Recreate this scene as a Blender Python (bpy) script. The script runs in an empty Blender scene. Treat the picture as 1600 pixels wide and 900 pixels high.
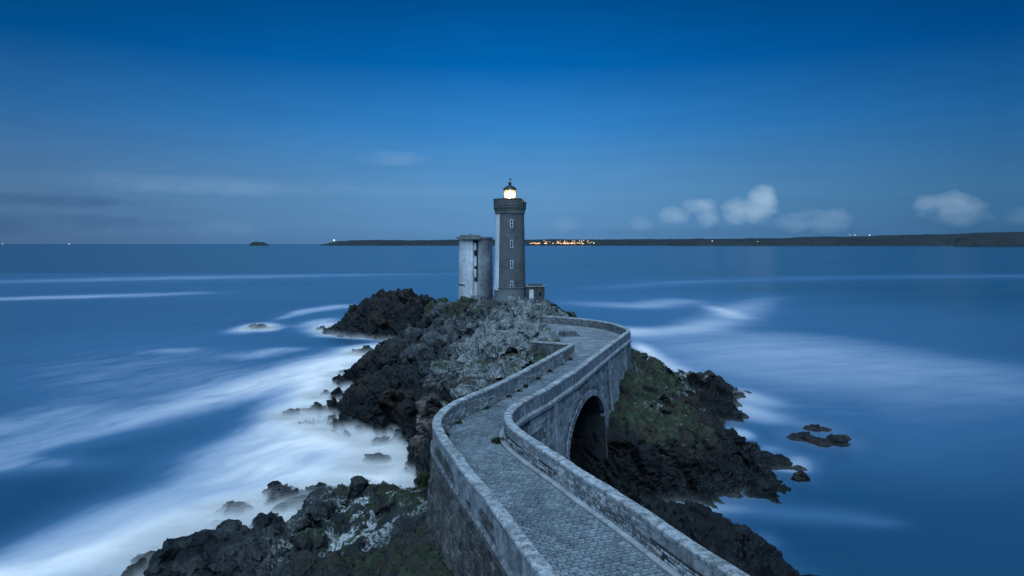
import bpy, math, random
import numpy as np
from mathutils import Vector

random.seed(7)
rng = np.random.default_rng(7)
scene = bpy.context.scene
COL = scene.collection
R_ = math.radians

# ------------------------------------------------------------------ camera
cam_d = bpy.data.cameras.new('camera')
cam = bpy.data.objects.new('camera', cam_d)
COL.objects.link(cam)
cam.location = (0, 0, 22)
cam.rotation_euler = (R_(90), 0, 0)
cam_d.sensor_width = 36
cam_d.lens = 24.0
cam_d.shift_y = -69 / 1600
cam_d.clip_start = 0.5
cam_d.clip_end = 150000
scene.camera = cam

# ------------------------------------------------------------------ world: blue-hour sky
def s2l(c):
    return tuple(((x / 255) / 12.92 if x / 255 <= .04045 else ((x / 255 + .055) / 1.055) ** 2.4) for x in c)

world = bpy.data.worlds.new('World')
scene.world = world
world.use_nodes = True
wn, wl = world.node_tree.nodes, world.node_tree.links
wn.clear()
def N(tree, typ, **kw):
    n = tree.nodes.new(typ)
    for k, v in kw.items():
        setattr(n, k, v)
    return n
def math_node(tree, op, a, b=None, c=None, clamp=False):
    n = tree.nodes.new('ShaderNodeMath'); n.operation = op; n.use_clamp = clamp
    for i, x in enumerate((a, b, c)):
        if x is None: continue
        if isinstance(x, (int, float)): n.inputs[i].default_value = x
        else: tree.links.new(x, n.inputs[i])
    return n.outputs[0]
def mix_col(tree, fac, a, b, blend='MIX'):
    n = tree.nodes.new('ShaderNodeMix'); n.data_type = 'RGBA'; n.blend_type = blend
    for s, x in ((0, fac), (6, a), (7, b)):
        if isinstance(x, (int, float)): n.inputs[s].default_value = x
        elif isinstance(x, tuple): n.inputs[s].default_value = (*x, 1) if len(x) == 3 else x
        else: tree.links.new(x, n.inputs[s])
    return n.outputs[2]
def ramp(tree, fac, stops, interp='LINEAR'):
    n = tree.nodes.new('ShaderNodeValToRGB'); n.color_ramp.interpolation = interp
    e = n.color_ramp.elements
    while len(e) < len(stops): e.new(0.5)
    for i, (p, c) in enumerate(stops):
        e[i].position = p
        e[i].color = (c, c, c, 1) if isinstance(c, (int, float)) else (*c, 1)
    tree.links.new(fac, n.inputs[0])
    return n.outputs[0]

wt = world.node_tree
tc = N(wt, 'ShaderNodeTexCoord')
sx = N(wt, 'ShaderNodeSeparateXYZ'); wl.new(tc.outputs['Generated'], sx.inputs[0])
wx, wy, wz = sx.outputs
el = math_node(wt, 'MULTIPLY', wz, 2.0, clamp=True)
sky = ramp(wt, el, [(0, s2l((84, 131, 178))), (.043, s2l((91, 140, 187))), (.146, s2l((92, 147, 195))), (.24, s2l((76, 140, 198))), (.334, s2l((52, 130, 199))),
                    (.504, s2l((3, 100, 176))), (.66, s2l((0, 81, 148))), (1, s2l((0, 60, 122)))])
az = math_node(wt, 'ARCTAN2', wx, wy)
# twilight thins away to both sides: greyer over the open sea at left, deeper blue at right
lf = ramp(wt, math_node(wt, 'MULTIPLY', az, -1.0, clamp=True), [(.06, 0.0), (.30, .38), (.62, 1.0)])
sky = mix_col(wt, 1.0, sky, mix_col(wt, lf, (1.0, 1.0, 1.0), (.72, .62, .63)), 'MULTIPLY')
rf = ramp(wt, math_node(wt, 'MULTIPLY', az, 1.0, clamp=True), [(.06, 0.0), (.30, .40), (.62, 1.0)])
sky = mix_col(wt, 1.0, sky, mix_col(wt, rf, (1.0, 1.0, 1.0), (.40, .53, .58)), 'MULTIPLY')
# clouds
elv = math_node(wt, 'ARCSINE', wz)
nz = N(wt, 'ShaderNodeTexNoise'); nz.inputs['Scale'].default_value = 26; nz.inputs['Detail'].default_value = 8
mp = N(wt, 'ShaderNodeMapping'); mp.inputs['Scale'].default_value = (1, 1, 1.6)
wl.new(tc.outputs['Generated'], mp.inputs[0]); wl.new(mp.outputs[0], nz.inputs['Vector'])
nzf = math_node(wt, 'SUBTRACT', nz.outputs[0], 0.5)
nz2 = N(wt, 'ShaderNodeTexNoise'); nz2.inputs['Scale'].default_value = 8; nz2.inputs['Detail'].default_value = 4
mp2 = N(wt, 'ShaderNodeMapping'); mp2.inputs['Scale'].default_value = (1, 1, 7)
wl.new(tc.outputs['Generated'], mp2.inputs[0]); wl.new(mp2.outputs[0], nz2.inputs['Vector'])
def puff(px, py, rx, ry, amp, hard, wob):
    a0 = math.atan((px - 800) / 1067); e0 = math.atan((381 - py) / 1067 * math.cos(a0))
    da = math_node(wt, 'MULTIPLY', math_node(wt, 'SUBTRACT', az, a0), 1067 / rx)
    de = math_node(wt, 'MULTIPLY', math_node(wt, 'SUBTRACT', elv, e0), 1067 / ry)
    r2 = math_node(wt, 'ADD', math_node(wt, 'MULTIPLY', da, da), math_node(wt, 'MULTIPLY', de, de))
    r2 = math_node(wt, 'MULTIPLY_ADD', nzf, wob, r2)
    g = math_node(wt, 'MULTIPLY_ADD', r2, -hard, hard * .9, clamp=True)
    return math_node(wt, 'MULTIPLY', g, amp)
PUFFS = [(1058, 336, 36, 17, .34), (1088, 322, 30, 16, .50), (1100, 338, 26, 18, .34), (1152, 330, 26, 22, .46), (1192, 309, 25, 20, .60),
         (1180, 328, 32, 20, .50), (1285, 342, 46, 18, .26), (1245, 346, 34, 15, .22), (1482, 322, 38, 20, .40), (1512, 325, 24, 15, .30),
         (1498, 338, 42, 14, .20), (1000, 347, 22, 13, .13), (880, 350, 24, 14, .12), (1596, 338, 22, 12, .10), (612, 247, 60, 13, .12),
         (350, 357, 50, 14, .06)]
STREAK = [(330, 289, 230, 17, .30), (640, 298, 110, 13, .14), (1060, 268, 200, 12, .05)]
DARK = [(60, 313, 150, 11, .42), (110, 345, 170, 12, .30), (10, 352, 130, 14, .34), (250, 330, 120, 8, .12), (1100, 362, 300, 10, .16)]
cl = None
for p in PUFFS:
    g = puff(p[0], p[1], p[2] * 1.0, p[3] * 1.05, p[4], .85, 2.6)
    cl = g if cl is None else math_node(wt, 'MAXIMUM', cl, g)
st = None
for p in STREAK:
    g = puff(*p, 1.0, 1.2)
    st = g if st is None else math_node(wt, 'ADD', st, g)
dk = None
for p in DARK:
    g = puff(*p, 1.0, 1.6)
    dk = g if dk is None else math_node(wt, 'MAXIMUM', dk, g)
stn = math_node(wt, 'MULTIPLY', st, math_node(wt, 'MULTIPLY', nz2.outputs[0], 1.8))
sky = mix_col(wt, dk, sky, s2l((44, 82, 126)))
sky = mix_col(wt, stn, sky, s2l((130, 165, 205)))
sky = mix_col(wt, cl, sky, s2l((176, 204, 228)))
# faint broad mottling
n3 = math_node(wt, 'MULTIPLY_ADD', nz2.outputs[0], .14, .93)
sky = mix_col(wt, 1.0, sky, n3, 'MULTIPLY')
bg = N(wt, 'ShaderNodeBackground'); bg.inputs['Strength'].default_value = 1.0
wl.new(sky, bg.inputs[0])
wo = N(wt, 'ShaderNodeOutputWorld'); wl.new(bg.outputs[0], wo.inputs[0])

# ------------------------------------------------------------------ the last soft daylight
sun_d = bpy.data.lights.new('sun', 'SUN')
sun_d.energy = 4.7
sun_d.angle = R_(60)
sun_d.color = (.50, .74, 1.0)
sun = bpy.data.objects.new('sun', sun_d); COL.objects.link(sun)
sun.location = (20, -20, 60)
sun.rotation_euler = Vector((0.10, 0.55, -1.0)).to_track_quat('-Z', 'Y').to_euler()

scene.view_settings.view_transform = 'Standard'
scene.view_settings.look = 'None'
scene.view_settings.exposure = 0
scene.view_settings.gamma = 1
scene.render.engine = 'CYCLES'
scene.cycles.transparent_max_bounces = 24
scene.cycles.max_bounces = 6
scene.cycles.use_denoising = True

# ------------------------------------------------------------------ noise in numpy
def _hash(ix, iy, iz, seed):
    h = (ix.astype(np.int64) * 374761393 + iy.astype(np.int64) * 668265263 + iz.astype(np.int64) * 1274126177 + seed * 974711) & 0xFFFFFFFF
    h = ((h ^ (h >> 13)) * 1274126177) & 0xFFFFFFFF
    h = ((h ^ (h >> 15)) * 2246822519) & 0xFFFFFFFF
    return h ^ (h >> 16)
def _u(h, k):
    return (((h * (2654435761 + 2 * k * 40503 + k)) & 0xFFFFFFFF) >> 8 & 0xFFFF) / 65535.0
def vnoise(p, seed=0):
    i = np.floor(p).astype(np.int64); f = p - i
    f = f * f * f * (f * (f * 6 - 15) + 10)
    out = 0
    for dx in (0, 1):
        wx_ = f[:, 0] if dx else 1 - f[:, 0]
        for dy in (0, 1):
            wy_ = f[:, 1] if dy else 1 - f[:, 1]
            for dz in (0, 1):
                wz_ = f[:, 2] if dz else 1 - f[:, 2]
                out = out + wx_ * wy_ * wz_ * _u(_hash(i[:, 0] + dx, i[:, 1] + dy, i[:, 2] + dz, seed), 3)
    return out
def fbm(p, octv=4, seed=0, gain=.5, lac=2.03):
    a, s, t = 1.0, 0, 0
    for o in range(octv):
        s = s + a * vnoise(p, seed + o * 17); t += a; a *= gain; p = p * lac + 11.3
    return s / t
def facet(p, seed):
    """fractured-rock offset: every Voronoi block has its own height and tilt, with open cracks between blocks"""
    i = np.floor(p).astype(np.int64)
    n = len(p)
    f1 = np.full(n, 9.0); f2 = np.full(n, 9.0); off = np.zeros(n)
    for dx in (-1, 0, 1):
        for dy in (-1, 0, 1):
            for dz in (-1, 0, 1):
                cx, cy, cz = i[:, 0] + dx, i[:, 1] + dy, i[:, 2] + dz
                h = _hash(cx, cy, cz, seed)
                vx = p[:, 0] - (cx + _u(h, 1)); vy = p[:, 1] - (cy + _u(h, 2)); vz = p[:, 2] - (cz + _u(h, 5))
                d = np.sqrt(vx * vx + vy * vy + vz * vz)
                o = (_u(h, 7) - .5) + (_u(h, 9) - .5) * 1.5 * vx + (_u(h, 11) - .5) * 1.5 * vy + (_u(h, 13) - .5) * 1.5 * vz
                m = d < f1
                f2 = np.where(m, f1, np.minimum(f2, d))
                off = np.where(m, o, off); f1 = np.where(m, d, f1)
    return off, f2 - f1
def sstep(a, b, x):
    t = np.clip((x - a) / (b - a), 0, 1); return t * t * (3 - 2 * t)

# ------------------------------------------------------------------ small helpers
def obj(name, verts, faces, mat=None, parent=None, smooth=False):
    me = bpy.data.meshes.new(name)
    me.from_pydata([tuple(map(float, v)) for v in verts], [], [tuple(map(int, f)) for f in faces])
    me.update()
    o = bpy.data.objects.new(name, me); COL.objects.link(o)
    if mat: me.materials.append(mat)
    if parent: o.parent = parent
    if smooth: me.polygons.foreach_set('use_smooth', [True] * len(me.polygons))
    return o
def fast_mesh(name, V, F, mat=None, smooth=True, parent=None):
    """V (n,3), F (m,k) arrays"""
    V = np.asarray(V, dtype=np.float32); F = np.asarray(F, dtype=np.int32)
    me = bpy.data.meshes.new(name)
    k = F.shape[1]
    me.vertices.add(len(V)); me.vertices.foreach_set('co', V.ravel())
    me.loops.add(F.size); me.loops.foreach_set('vertex_index', F.ravel())
    me.polygons.add(len(F)); me.polygons.foreach_set('loop_start', np.arange(0, F.size, k, dtype=np.int32))
    try: me.polygons.foreach_set('loop_total', np.full(len(F), k, dtype=np.int32))
    except Exception: pass
    me.update(calc_edges=True); me.validate()
    me.polygons.foreach_set('use_smooth', np.full(len(me.polygons), smooth))
    if mat: me.materials.append(mat)
    o = bpy.data.objects.new(name, me); COL.objects.link(o)
    if parent: o.parent = parent
    return o
def set_attr(o, name, arr):
    a = np.asarray(arr, dtype=np.float32)
    if a.ndim == 1:
        at = o.data.attributes.new(name, 'FLOAT', 'POINT'); at.data.foreach_set('value', a)
    else:
        at = o.data.attributes.new(name, 'FLOAT_COLOR', 'POINT')
        at.data.foreach_set('color', np.hstack([a, np.ones((len(a), 1), np.float32)]).ravel())
def thing(name, label, cat, loc=(0, 0, 0), group=None):
    o = bpy.data.objects.new(name, None); COL.objects.link(o)
    o.location = loc; o.empty_display_size = .3
    return tag(o, label, cat, group)
def tag(o, label=None, cat=None, group=None, kind=None):
    if label: o['label'] = label
    if cat: o['category'] = cat
    if group: o['group'] = group
    if kind: o['kind'] = kind
    return o
def box_geo(x0, x1, y0, y1, z0, z1):
    v = [(x0, y0, z0), (x1, y0, z0), (x1, y1, z0), (x0, y1, z0), (x0, y0, z1), (x1, y0, z1), (x1, y1, z1), (x0, y1, z1)]
    f = [(3, 2, 1, 0), (4, 5, 6, 7), (0, 1, 5, 4), (1, 2, 6, 5), (2, 3, 7, 6), (3, 0, 4, 7)]
    return v, f
class MB:
    def __init__(s): s.v = []; s.f = []
    def add(s, v, f):
        b = len(s.v); s.v += [tuple(x) for x in v]; s.f += [tuple(i + b for i in q) for q in f]; return s
    def box(s, *a): return s.add(*box_geo(*a))
    def arcbox(s, r0, r1, a0, a1, z0, z1, n=4, c=(0, 0), r0b=None, r1b=None):
        """curved block; angles in radians, 0 = towards the camera (-y), positive to the right (+x)"""
        r0b = r0 if r0b is None else r0b; r1b = r1 if r1b is None else r1b
        v, f = [], []
        for i in range(n + 1):
            a = a0 + (a1 - a0) * i / n; sx_, cy_ = math.sin(a), -math.cos(a)
            for r, z in ((r0b, z0), (r1b, z0), (r1, z1), (r0, z1)):
                v.append((c[0] + r * sx_, c[1] + r * cy_, z))
        full = abs(abs(a1 - a0) - 2 * math.pi) < 1e-4
        for i in range(n):
            p, q = 4 * i, 4 * (i + 1)
            for k in range(4):
                k2 = (k + 1) % 4
                f.append((p + k, q + k, q + k2, p + k2))
        if not full:
            f += [(0, 3, 2, 1)[::-1], tuple(4 * n + k for k in (0, 3, 2, 1))]
        return s.add(v, f)
    def lathe(s, prof, n=40, c=(0, 0), caps=True):
        v, f = [], []
        for r, z in prof:
            for i in range(n):
                a = 2 * math.pi * i / n
                v.append((c[0] + r * math.cos(a), c[1] + r * math.sin(a), z))
        for j in range(len(prof) - 1):
            for i in range(n):
                i2 = (i + 1) % n
                f.append((j * n + i, j * n + i2, (j + 1) * n + i2, (j + 1) * n + i))
        if caps:
            f.append(tuple(range(n))[::-1]); f.append(tuple(range((len(prof) - 1) * n, len(prof) * n)))
        return s.add(v, f)
    def build(s, name, mat, parent=None, smooth=False): return obj(name, s.v, s.f, mat, parent, smooth)

# ------------------------------------------------------------------ materials
def new_mat(name):
    m = bpy.data.materials.new(name); m.use_nodes = True
    t = m.node_tree; b = t.nodes['Principled BSDF']
    return m, t, b
def geo_pos(t):
    return N(t, 'ShaderNodeNewGeometry').outputs['Position']
def noise(t, vec, scale, detail=4, rough=.55, stretch=None):
    n = N(t, 'ShaderNodeTexNoise'); n.inputs['Scale'].default_value = scale; n.inputs['Detail'].default_value = detail
    n.inputs['Roughness'].default_value = rough
    if stretch:
        mpn = N(t, 'ShaderNodeMapping'); mpn.inputs['Scale'].default_value = stretch
        t.links.new(vec, mpn.inputs[0]); vec = mpn.outputs[0]
    t.links.new(vec, n.inputs['Vector'])
    return n.outputs[0]
def voro(t, vec, scale, feature='F1', stretch=None):
    n = N(t, 'ShaderNodeTexVoronoi'); n.feature = feature; n.inputs['Scale'].default_value = scale
    if stretch:
        mpn = N(t, 'ShaderNodeMapping'); mpn.inputs['Scale'].default_value = stretch
        t.links.new(vec, mpn.inputs[0]); vec = mpn.outputs[0]
    t.links.new(vec, n.inputs['Vector'])
    return n.outputs['Distance']
def bump(t, b, h, strength, dist):
    n = N(t, 'ShaderNodeBump'); n.inputs['Strength'].default_value = strength; n.inputs['Distance'].default_value = dist
    t.links.new(h, n.inputs['Height']); t.links.new(n.outputs[0], b.inputs['Normal'])
def simple(name, col, rough=.7, metal=0.0):
    m, t, b = new_mat(name)
    b.inputs['Base Color'].default_value = (*col, 1); b.inputs['Roughness'].default_value = rough; b.inputs['Metallic'].default_value = metal
    return m
def stone_mat(name, c_lo, c_hi, sc=1.0, spots=None, per_piece=.25, rough=.85, bumps=.6, streak=False):
    """weathered stone or render: two tones by fbm, lichen flecks, per-object shade, fine relief"""
    m, t, b = new_mat(name)
    p = geo_pos(t)
    n1 = noise(t, p, 1.1 * sc, 5, .62)
    n2 = noise(t, p, 6.5 * sc, 5, .65)
    f = math_node(t, 'ADD', math_node(t, 'MULTIPLY', n1, .55), math_node(t, 'MULTIPLY', n2, .45))
    f = ramp(t, f, [(.36, 0.0), (.64, 1.0)])
    c = mix_col(t, f, c_lo, c_hi)
    if streak:
        s = noise(t, p, 1.6, 5, .6, (2.2, 2.2, .16))
        c = mix_col(t, math_node(t, 'MULTIPLY', ramp(t, s, [(.46, 0.0), (.64, 1.0)]), streak), c, tuple(x * .35 for x in c_lo))
    c = mix_col(t, 1.0, c, ramp(t, noise(t, p, .33 * sc, 4, .6), [(.30, .62), (.70, 1.22)]), 'MULTIPLY')
    if spots:
        s = noise(t, p, 9 * sc, 6, .7)
        s2 = noise(t, p, 1.7 * sc, 3, .5)
        k = ramp(t, math_node(t, 'MULTIPLY_ADD', s2, .5, math_node(t, 'MULTIPLY', s, .5)), [(.50, 0.0), (.57, 1.0)])
        c = mix_col(t, math_node(t, 'MULTIPLY', k, spots[1]), c, spots[0])
    dk = ramp(t, noise(t, p, 3.1 * sc, 6, .7), [(.36, 1.0), (.46, 0.0)])
    c = mix_col(t, math_node(t, 'MULTIPLY', dk, .15 if name.startswith('tower') else .55), c, tuple(x * .3 for x in c_lo))
    if per_piece:
        oi = N(t, 'ShaderNodeObjectInfo').outputs['Random']
        at = N(t, 'ShaderNodeAttribute'); at.attribute_name = 'shade'
        isl = math_node(t, 'ADD', oi, at.outputs['Fac'])
        isl = math_node(t, 'FRACT', isl)
        c = mix_col(t, 1.0, c, math_node(t, 'MULTIPLY_ADD', isl, 2 * per_piece, 1 - per_piece), 'MULTIPLY')
    t.links.new(c, b.inputs['Base Color'])
    b.inputs['Roughness'].default_value = rough
    b.inputs['Specular IOR Level'].default_value = .3
    h = math_node(t, 'ADD', math_node(t, 'MULTIPLY', n2, .7), math_node(t, 'MULTIPLY', noise(t, p, 24 * sc, 5, .7), .5))
    bump(t, b, h, bumps, .05)
    return m

M = {}
M['cope'] = stone_mat('coping_mat', (.22, .24, .25), (.50, .53, .54), 2.2, ((.09, .095, .09), .8), .10)
M['render'] = stone_mat('parapet_render', (.15, .17, .18), (.36, .39, .405), 1.0, ((.50, .53, .54), .6), 0, streak=.55)
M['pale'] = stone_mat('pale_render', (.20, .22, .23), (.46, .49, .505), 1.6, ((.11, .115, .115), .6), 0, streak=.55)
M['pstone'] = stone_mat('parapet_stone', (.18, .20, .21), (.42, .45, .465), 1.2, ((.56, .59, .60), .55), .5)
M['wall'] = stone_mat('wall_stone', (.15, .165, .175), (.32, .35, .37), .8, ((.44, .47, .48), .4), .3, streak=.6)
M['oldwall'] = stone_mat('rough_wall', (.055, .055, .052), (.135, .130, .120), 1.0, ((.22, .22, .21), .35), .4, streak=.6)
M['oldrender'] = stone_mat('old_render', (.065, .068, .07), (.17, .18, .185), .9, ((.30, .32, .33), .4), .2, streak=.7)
M['cobble'] = stone_mat('cobble_mat', (.105, .128, .142), (.195, .23, .25), 1.4, ((.31, .35, .37), .35), .20, rough=.6)
M['joint'] = stone_mat('joint_dirt', (.022, .026, .028), (.065, .07, .072), 1.5, None, 0)
M['kerb'] = stone_mat('kerb_mat', (.20, .215, .225), (.32, .34, .35), 1.0, None, .1)
M['string'] = stone_mat('string_mat', (.22, .24, .25), (.43, .46, .475), 1.2, ((.09, .095, .09), .6), .15)
M['terrace'] = stone_mat('terrace_mat', (.105, .12, .13), (.20, .225, .24), .45, ((.30, .33, .34), .5), 0, bumps=.3)
M['vault_shade'] = stone_mat('shaded_vault', (.014, .017, .018), (.05, .055, .055), 1.0, None, 0, rough=.6)  # shade inside the arch, put into the stone colour
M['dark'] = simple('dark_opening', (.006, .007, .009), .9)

def rock_material():
    m, t, b = new_mat('rock')
    a = N(t, 'ShaderNodeAttribute'); a.attribute_name = 'col'
    w = N(t, 'ShaderNodeAttribute'); w.attribute_name = 'wet'
    p = geo_pos(t)
    n1 = noise(t, p, 1.2, 6, .65, (1.5, 1, .6))
    n2 = noise(t, p, 6.0, 6, .7, (1.5, 1, .6))
    k = math_node(t, 'MULTIPLY_ADD', n2, 1.9, math_node(t, 'MULTIPLY_ADD', n1, 1.5, -.72))
    c = mix_col(t, 1.0, a.outputs['Color'], k, 'MULTIPLY')
    lc = N(t, 'ShaderNodeAttribute'); lc.attribute_name = 'lichen'
    sp = noise(t, p, 4.5, 8, .72, (1.3, 1, .8))
    lk = math_node(t, 'MULTIPLY', lc.outputs['Fac'], ramp(t, math_node(t, 'MULTIPLY_ADD', lc.outputs['Fac'], .10, sp), [(.54, 0.0), (.60, 1.0)]))
    c = mix_col(t, lk, c, (.36, .385, .38))
    cr = voro(t, p, 1.6, 'DISTANCE_TO_EDGE', (1, 1, .5))
    crk = ramp(t, cr, [(0.0, .4), (.06, 1.0)])
    tf = N(t, 'ShaderNodeAttribute'); tf.attribute_name = 'turf'
    c = mix_col(t, math_node(t, 'SUBTRACT', 1.0, tf.outputs['Fac'], clamp=True), c, crk, 'MULTIPLY')
    t.links.new(c, b.inputs['Base Color'])
    r = math_node(t, 'MULTIPLY_ADD', w.outputs['Fac'], -.42, .85)
    t.links.new(r, b.inputs['Roughness'])
    b.inputs['Specular IOR Level'].default_value = .22
    h = math_node(t, 'ADD', math_node(t, 'MULTIPLY', n2, .6), math_node(t, 'MULTIPLY', noise(t, p, 2.6, 5, .6, (1.4, 1.0, .45)), 1.0))
    h = math_node(t, 'ADD', h, math_node(t, 'MULTIPLY', crk, .35))
    bump(t, b, h, .75, .18)
    return m
M['rock'] = rock_material()

def sea_material():
    m, t, b = new_mat('sea_water')
    a = N(t, 'ShaderNodeAttribute'); a.attribute_name = 'foam'
    f = a.outputs['Fac']
    p = geo_pos(t)
    rot = N(t, 'ShaderNodeMapping'); rot.inputs['Rotation'].default_value = (0, 0, R_(-14)); t.links.new(p, rot.inputs[0])
    n1 = noise(t, rot.outputs[0], .055, 5, .55, (.6, 1.4, 1))
    n2 = noise(t, rot.outputs[0], .30, 5, .6, (.40, 1.1, 1))
    # the surf on the open-sea side drags out along the swell, which runs in towards the rocks
    rot2 = N(t, 'ShaderNodeMapping'); rot2.inputs['Rotation'].default_value = (0, 0, R_(112)); t.links.new(p, rot2.inputs[0])
    wv = N(t, 'ShaderNodeTexNoise'); wv.inputs['Scale'].default_value = .06; wv.inputs['Detail'].default_value = 2
    t.links.new(rot2.outputs[0], wv.inputs['Vector'])
    wsc = N(t, 'ShaderNodeVectorMath'); wsc.operation = 'MULTIPLY_ADD'; wsc.inputs[1].default_value = (14, 14, 0)
    t.links.new(wv.outputs['Color'], wsc.inputs[0]); t.links.new(rot2.outputs[0], wsc.inputs[2])
    n1b = noise(t, wsc.outputs[0], .11, 5, .6, (.42, 1.1, 1))
    n2b = noise(t, wsc.outputs[0], .40, 5, .62, (.30, 1.0, 1))
    sxp = N(t, 'ShaderNodeSeparateXYZ'); t.links.new(p, sxp.inputs[0])
    side = ramp(t, math_node(t, 'MULTIPLY_ADD', sxp.outputs[0], .05, .6, clamp=True), [(0.0, 0.0), (1.0, 1.0)])
    na = math_node(t, 'ADD', math_node(t, 'MULTIPLY', n1, .6), math_node(t, 'MULTIPLY', n2, .4))
    nb_ = math_node(t, 'ADD', math_node(t, 'MULTIPLY', n1b, .55), math_node(t, 'MULTIPLY', n2b, .45))
    n = math_node(t, 'ADD', math_node(t, 'MULTIPLY', na, side), math_node(t, 'MULTIPLY', nb_, math_node(t, 'SUBTRACT', 1.0, side)))
    mid = math_node(t, 'MULTIPLY', math_node(t, 'MULTIPLY', f, f), math_node(t, 'SUBTRACT', 1.25, f))
    f2 = math_node(t, 'MULTIPLY_ADD', math_node(t, 'SUBTRACT', n, .5), math_node(t, 'MULTIPLY', mid, math_node(t, 'MULTIPLY_ADD', side, -2.4, 4.9)), f, clamp=True)
    # broad swells of paler and darker water
    n3 = noise(t, rot.outputs[0], .012, 4, .5, (.5, 1.8, 1))
    deep = mix_col(t, ramp(t, n3, [(.38, 0.0), (.62, 1.0)]), (.002, .042, .084), (.008, .060, .112))
    thin = mix_col(t, ramp(t, f2, [(0.0, 0.0), (.42, 1.0)]), deep, (.10, .215, .36))
    c = mix_col(t, ramp(t, f2, [(.22, 0.0), (.95, 1.0)]), thin, (.86, .79, .73))
    t.links.new(c, b.inputs['Base Color'])
    t.links.new(math_node(t, 'MULTIPLY_ADD', f2, .4, .23), b.inputs['Roughness'])
    t.links.new(math_node(t, 'MULTIPLY_ADD', f2, -.35, .5), b.inputs['Specular IOR Level'])
    b.inputs['IOR'].default_value = 1.33
    bump(t, b, math_node(t, 'ADD', n1, math_node(t, 'MULTIPLY', n2, .3)), .12, 1.2)
    return m
M['sea'] = sea_material()
def mist_material():
    m = bpy.data.materials.new('surf_mist_mat'); m.use_nodes = True
    t = m.node_tree; t.nodes.clear()
    a = N(t, 'ShaderNodeAttribute'); a.attribute_name = 'alpha'
    p = geo_pos(t)
    n = noise(t, p, .5, 4, .55, (.5, 1.3, 1))
    al = math_node(t, 'MULTIPLY', a.outputs['Fac'], ramp(t, n, [(.25, .35), (.65, 1.0)]), clamp=True)
    d = N(t, 'ShaderNodeBsdfDiffuse'); d.inputs[0].default_value = (.80, .78, .75, 1)
    tr = N(t, 'ShaderNodeBsdfTransparent')
    mx = N(t, 'ShaderNodeMixShader'); t.links.new(al, mx.inputs[0]); t.links.new(tr.outputs[0], mx.inputs[1]); t.links.new(d.outputs[0], mx.inputs[2])
    o = N(t, 'ShaderNodeOutputMaterial'); t.links.new(mx.outputs[0], o.inputs[0])
    return m
M['mist'] = mist_material()
M['grass'] = stone_mat('grass_mat', (.014, .022, .011), (.036, .048, .022), 2.0, None, .35, rough=.9)
M['coast'] = stone_mat('far_coast_mat', (.012, .020, .024), (.026, .036, .038), .004, None, 0, bumps=0)

# ------------------------------------------------------------------ plan lines of the causeway (world metres)
def zdeck(y): return 11.8 - .7 * (np.asarray(y, float) - 20) / 68
LI = [(6.0, 3.0), (4.6, 8.0), (.13, 22.4), (-.51, 24.6), (-1.38, 27.1), (-2.18, 29.75), (-2.75, 31.6), (-3.3, 33.5), (-3.62, 34.9), (-3.76, 36.4), (-3.62, 38.2),
      (-3.22, 39.9), (-2.67, 41.4), (-1.64, 43.5), (-.67, 45.9), (.84, 49.95), (3.2, 56.9), (5.97, 65.0)]
RI = [(12.6, 5.0), (10.4, 10.0), (5.98, 18.75), (5.34, 20.3), (4.85, 21.6), (4.35, 23.0), (3.65, 24.85), (2.58, 27.4), (1.99, 28.9), (1.11, 31.1), (.61, 32.3), (.06, 33.8),
      (-.27, 34.9), (-.45, 36.0), (-.44, 37.4), (-.2, 39.0), (.34, 40.6), (.98, 42.0), (1.92, 44.0), (3.11, 47.3), (4.42, 50.8), (6.77, 58.0), (8.9, 64.5), (9.81, 67.3), (12.75, 76.0)]
TW = [(12.75, 76.0), (13.05, 78.0), (13.0, 80.2), (12.75, 82.6), (12.2, 85.2), (11.4, 87.3), (10.2, 89.3), (8.4, 91.4), (6.4, 93.2), (4.2, 94.6)]
def resample(pts, ds, smooth=0):
    p = np.array(pts, float)
    d = np.r_[0, np.cumsum(np.hypot(*np.diff(p, axis=0).T))]
    n = max(4, int(d[-1] / ds)); s = np.linspace(0, d[-1], n)
    q = np.c_[np.interp(s, d, p[:, 0]), np.interp(s, d, p[:, 1])]
    for _ in range(smooth):
        q[1:-1] = .25 * q[:-2] + .5 * q[1:-1] + .25 * q[2:]
    return q
class Path:
    """plan polyline with arc length; side=+1 means its outward normal is to the right of travel"""
    def __init__(s, pts, side):
        s.p = pts; s.side = side
        s.s = np.r_[0, np.cumsum(np.hypot(*np.diff(pts, axis=0).T))]
        t = np.gradient(pts, axis=0); t /= np.linalg.norm(t, axis=1)[:, None]
        s.n = np.c_[t[:, 1], -t[:, 0]] * side
        s.len = s.s[-1]
    def at(s, x, off=0.0):
        x = np.asarray(x, float)
        n = np.stack([np.interp(x, s.s, s.n[:, 0]), np.interp(x, s.s, s.n[:, 1])], -1)
        n = n / np.linalg.norm(n, axis=-1, keepdims=True)
        q = np.stack([np.interp(x, s.s, s.p[:, 0]), np.interp(x, s.s, s.p[:, 1])], -1)
        return q + n * np.asarray(off)[..., None] if np.ndim(off) else q + n * off, n
    def s_of_y(s, y): return float(np.interp(y, s.p[:, 1], s.s))
PL = Path(resample(LI, .2, 14), -1)
PR_full = resample(RI + TW[1:], .2, 10)
PRF = Path(PR_full, 1)
iR = int(np.argmin(np.hypot(PR_full[:, 0] - 8.75, PR_full[:, 1] - 64.0)))
PR = Path(PR_full[:iR + 1], 1)
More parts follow.
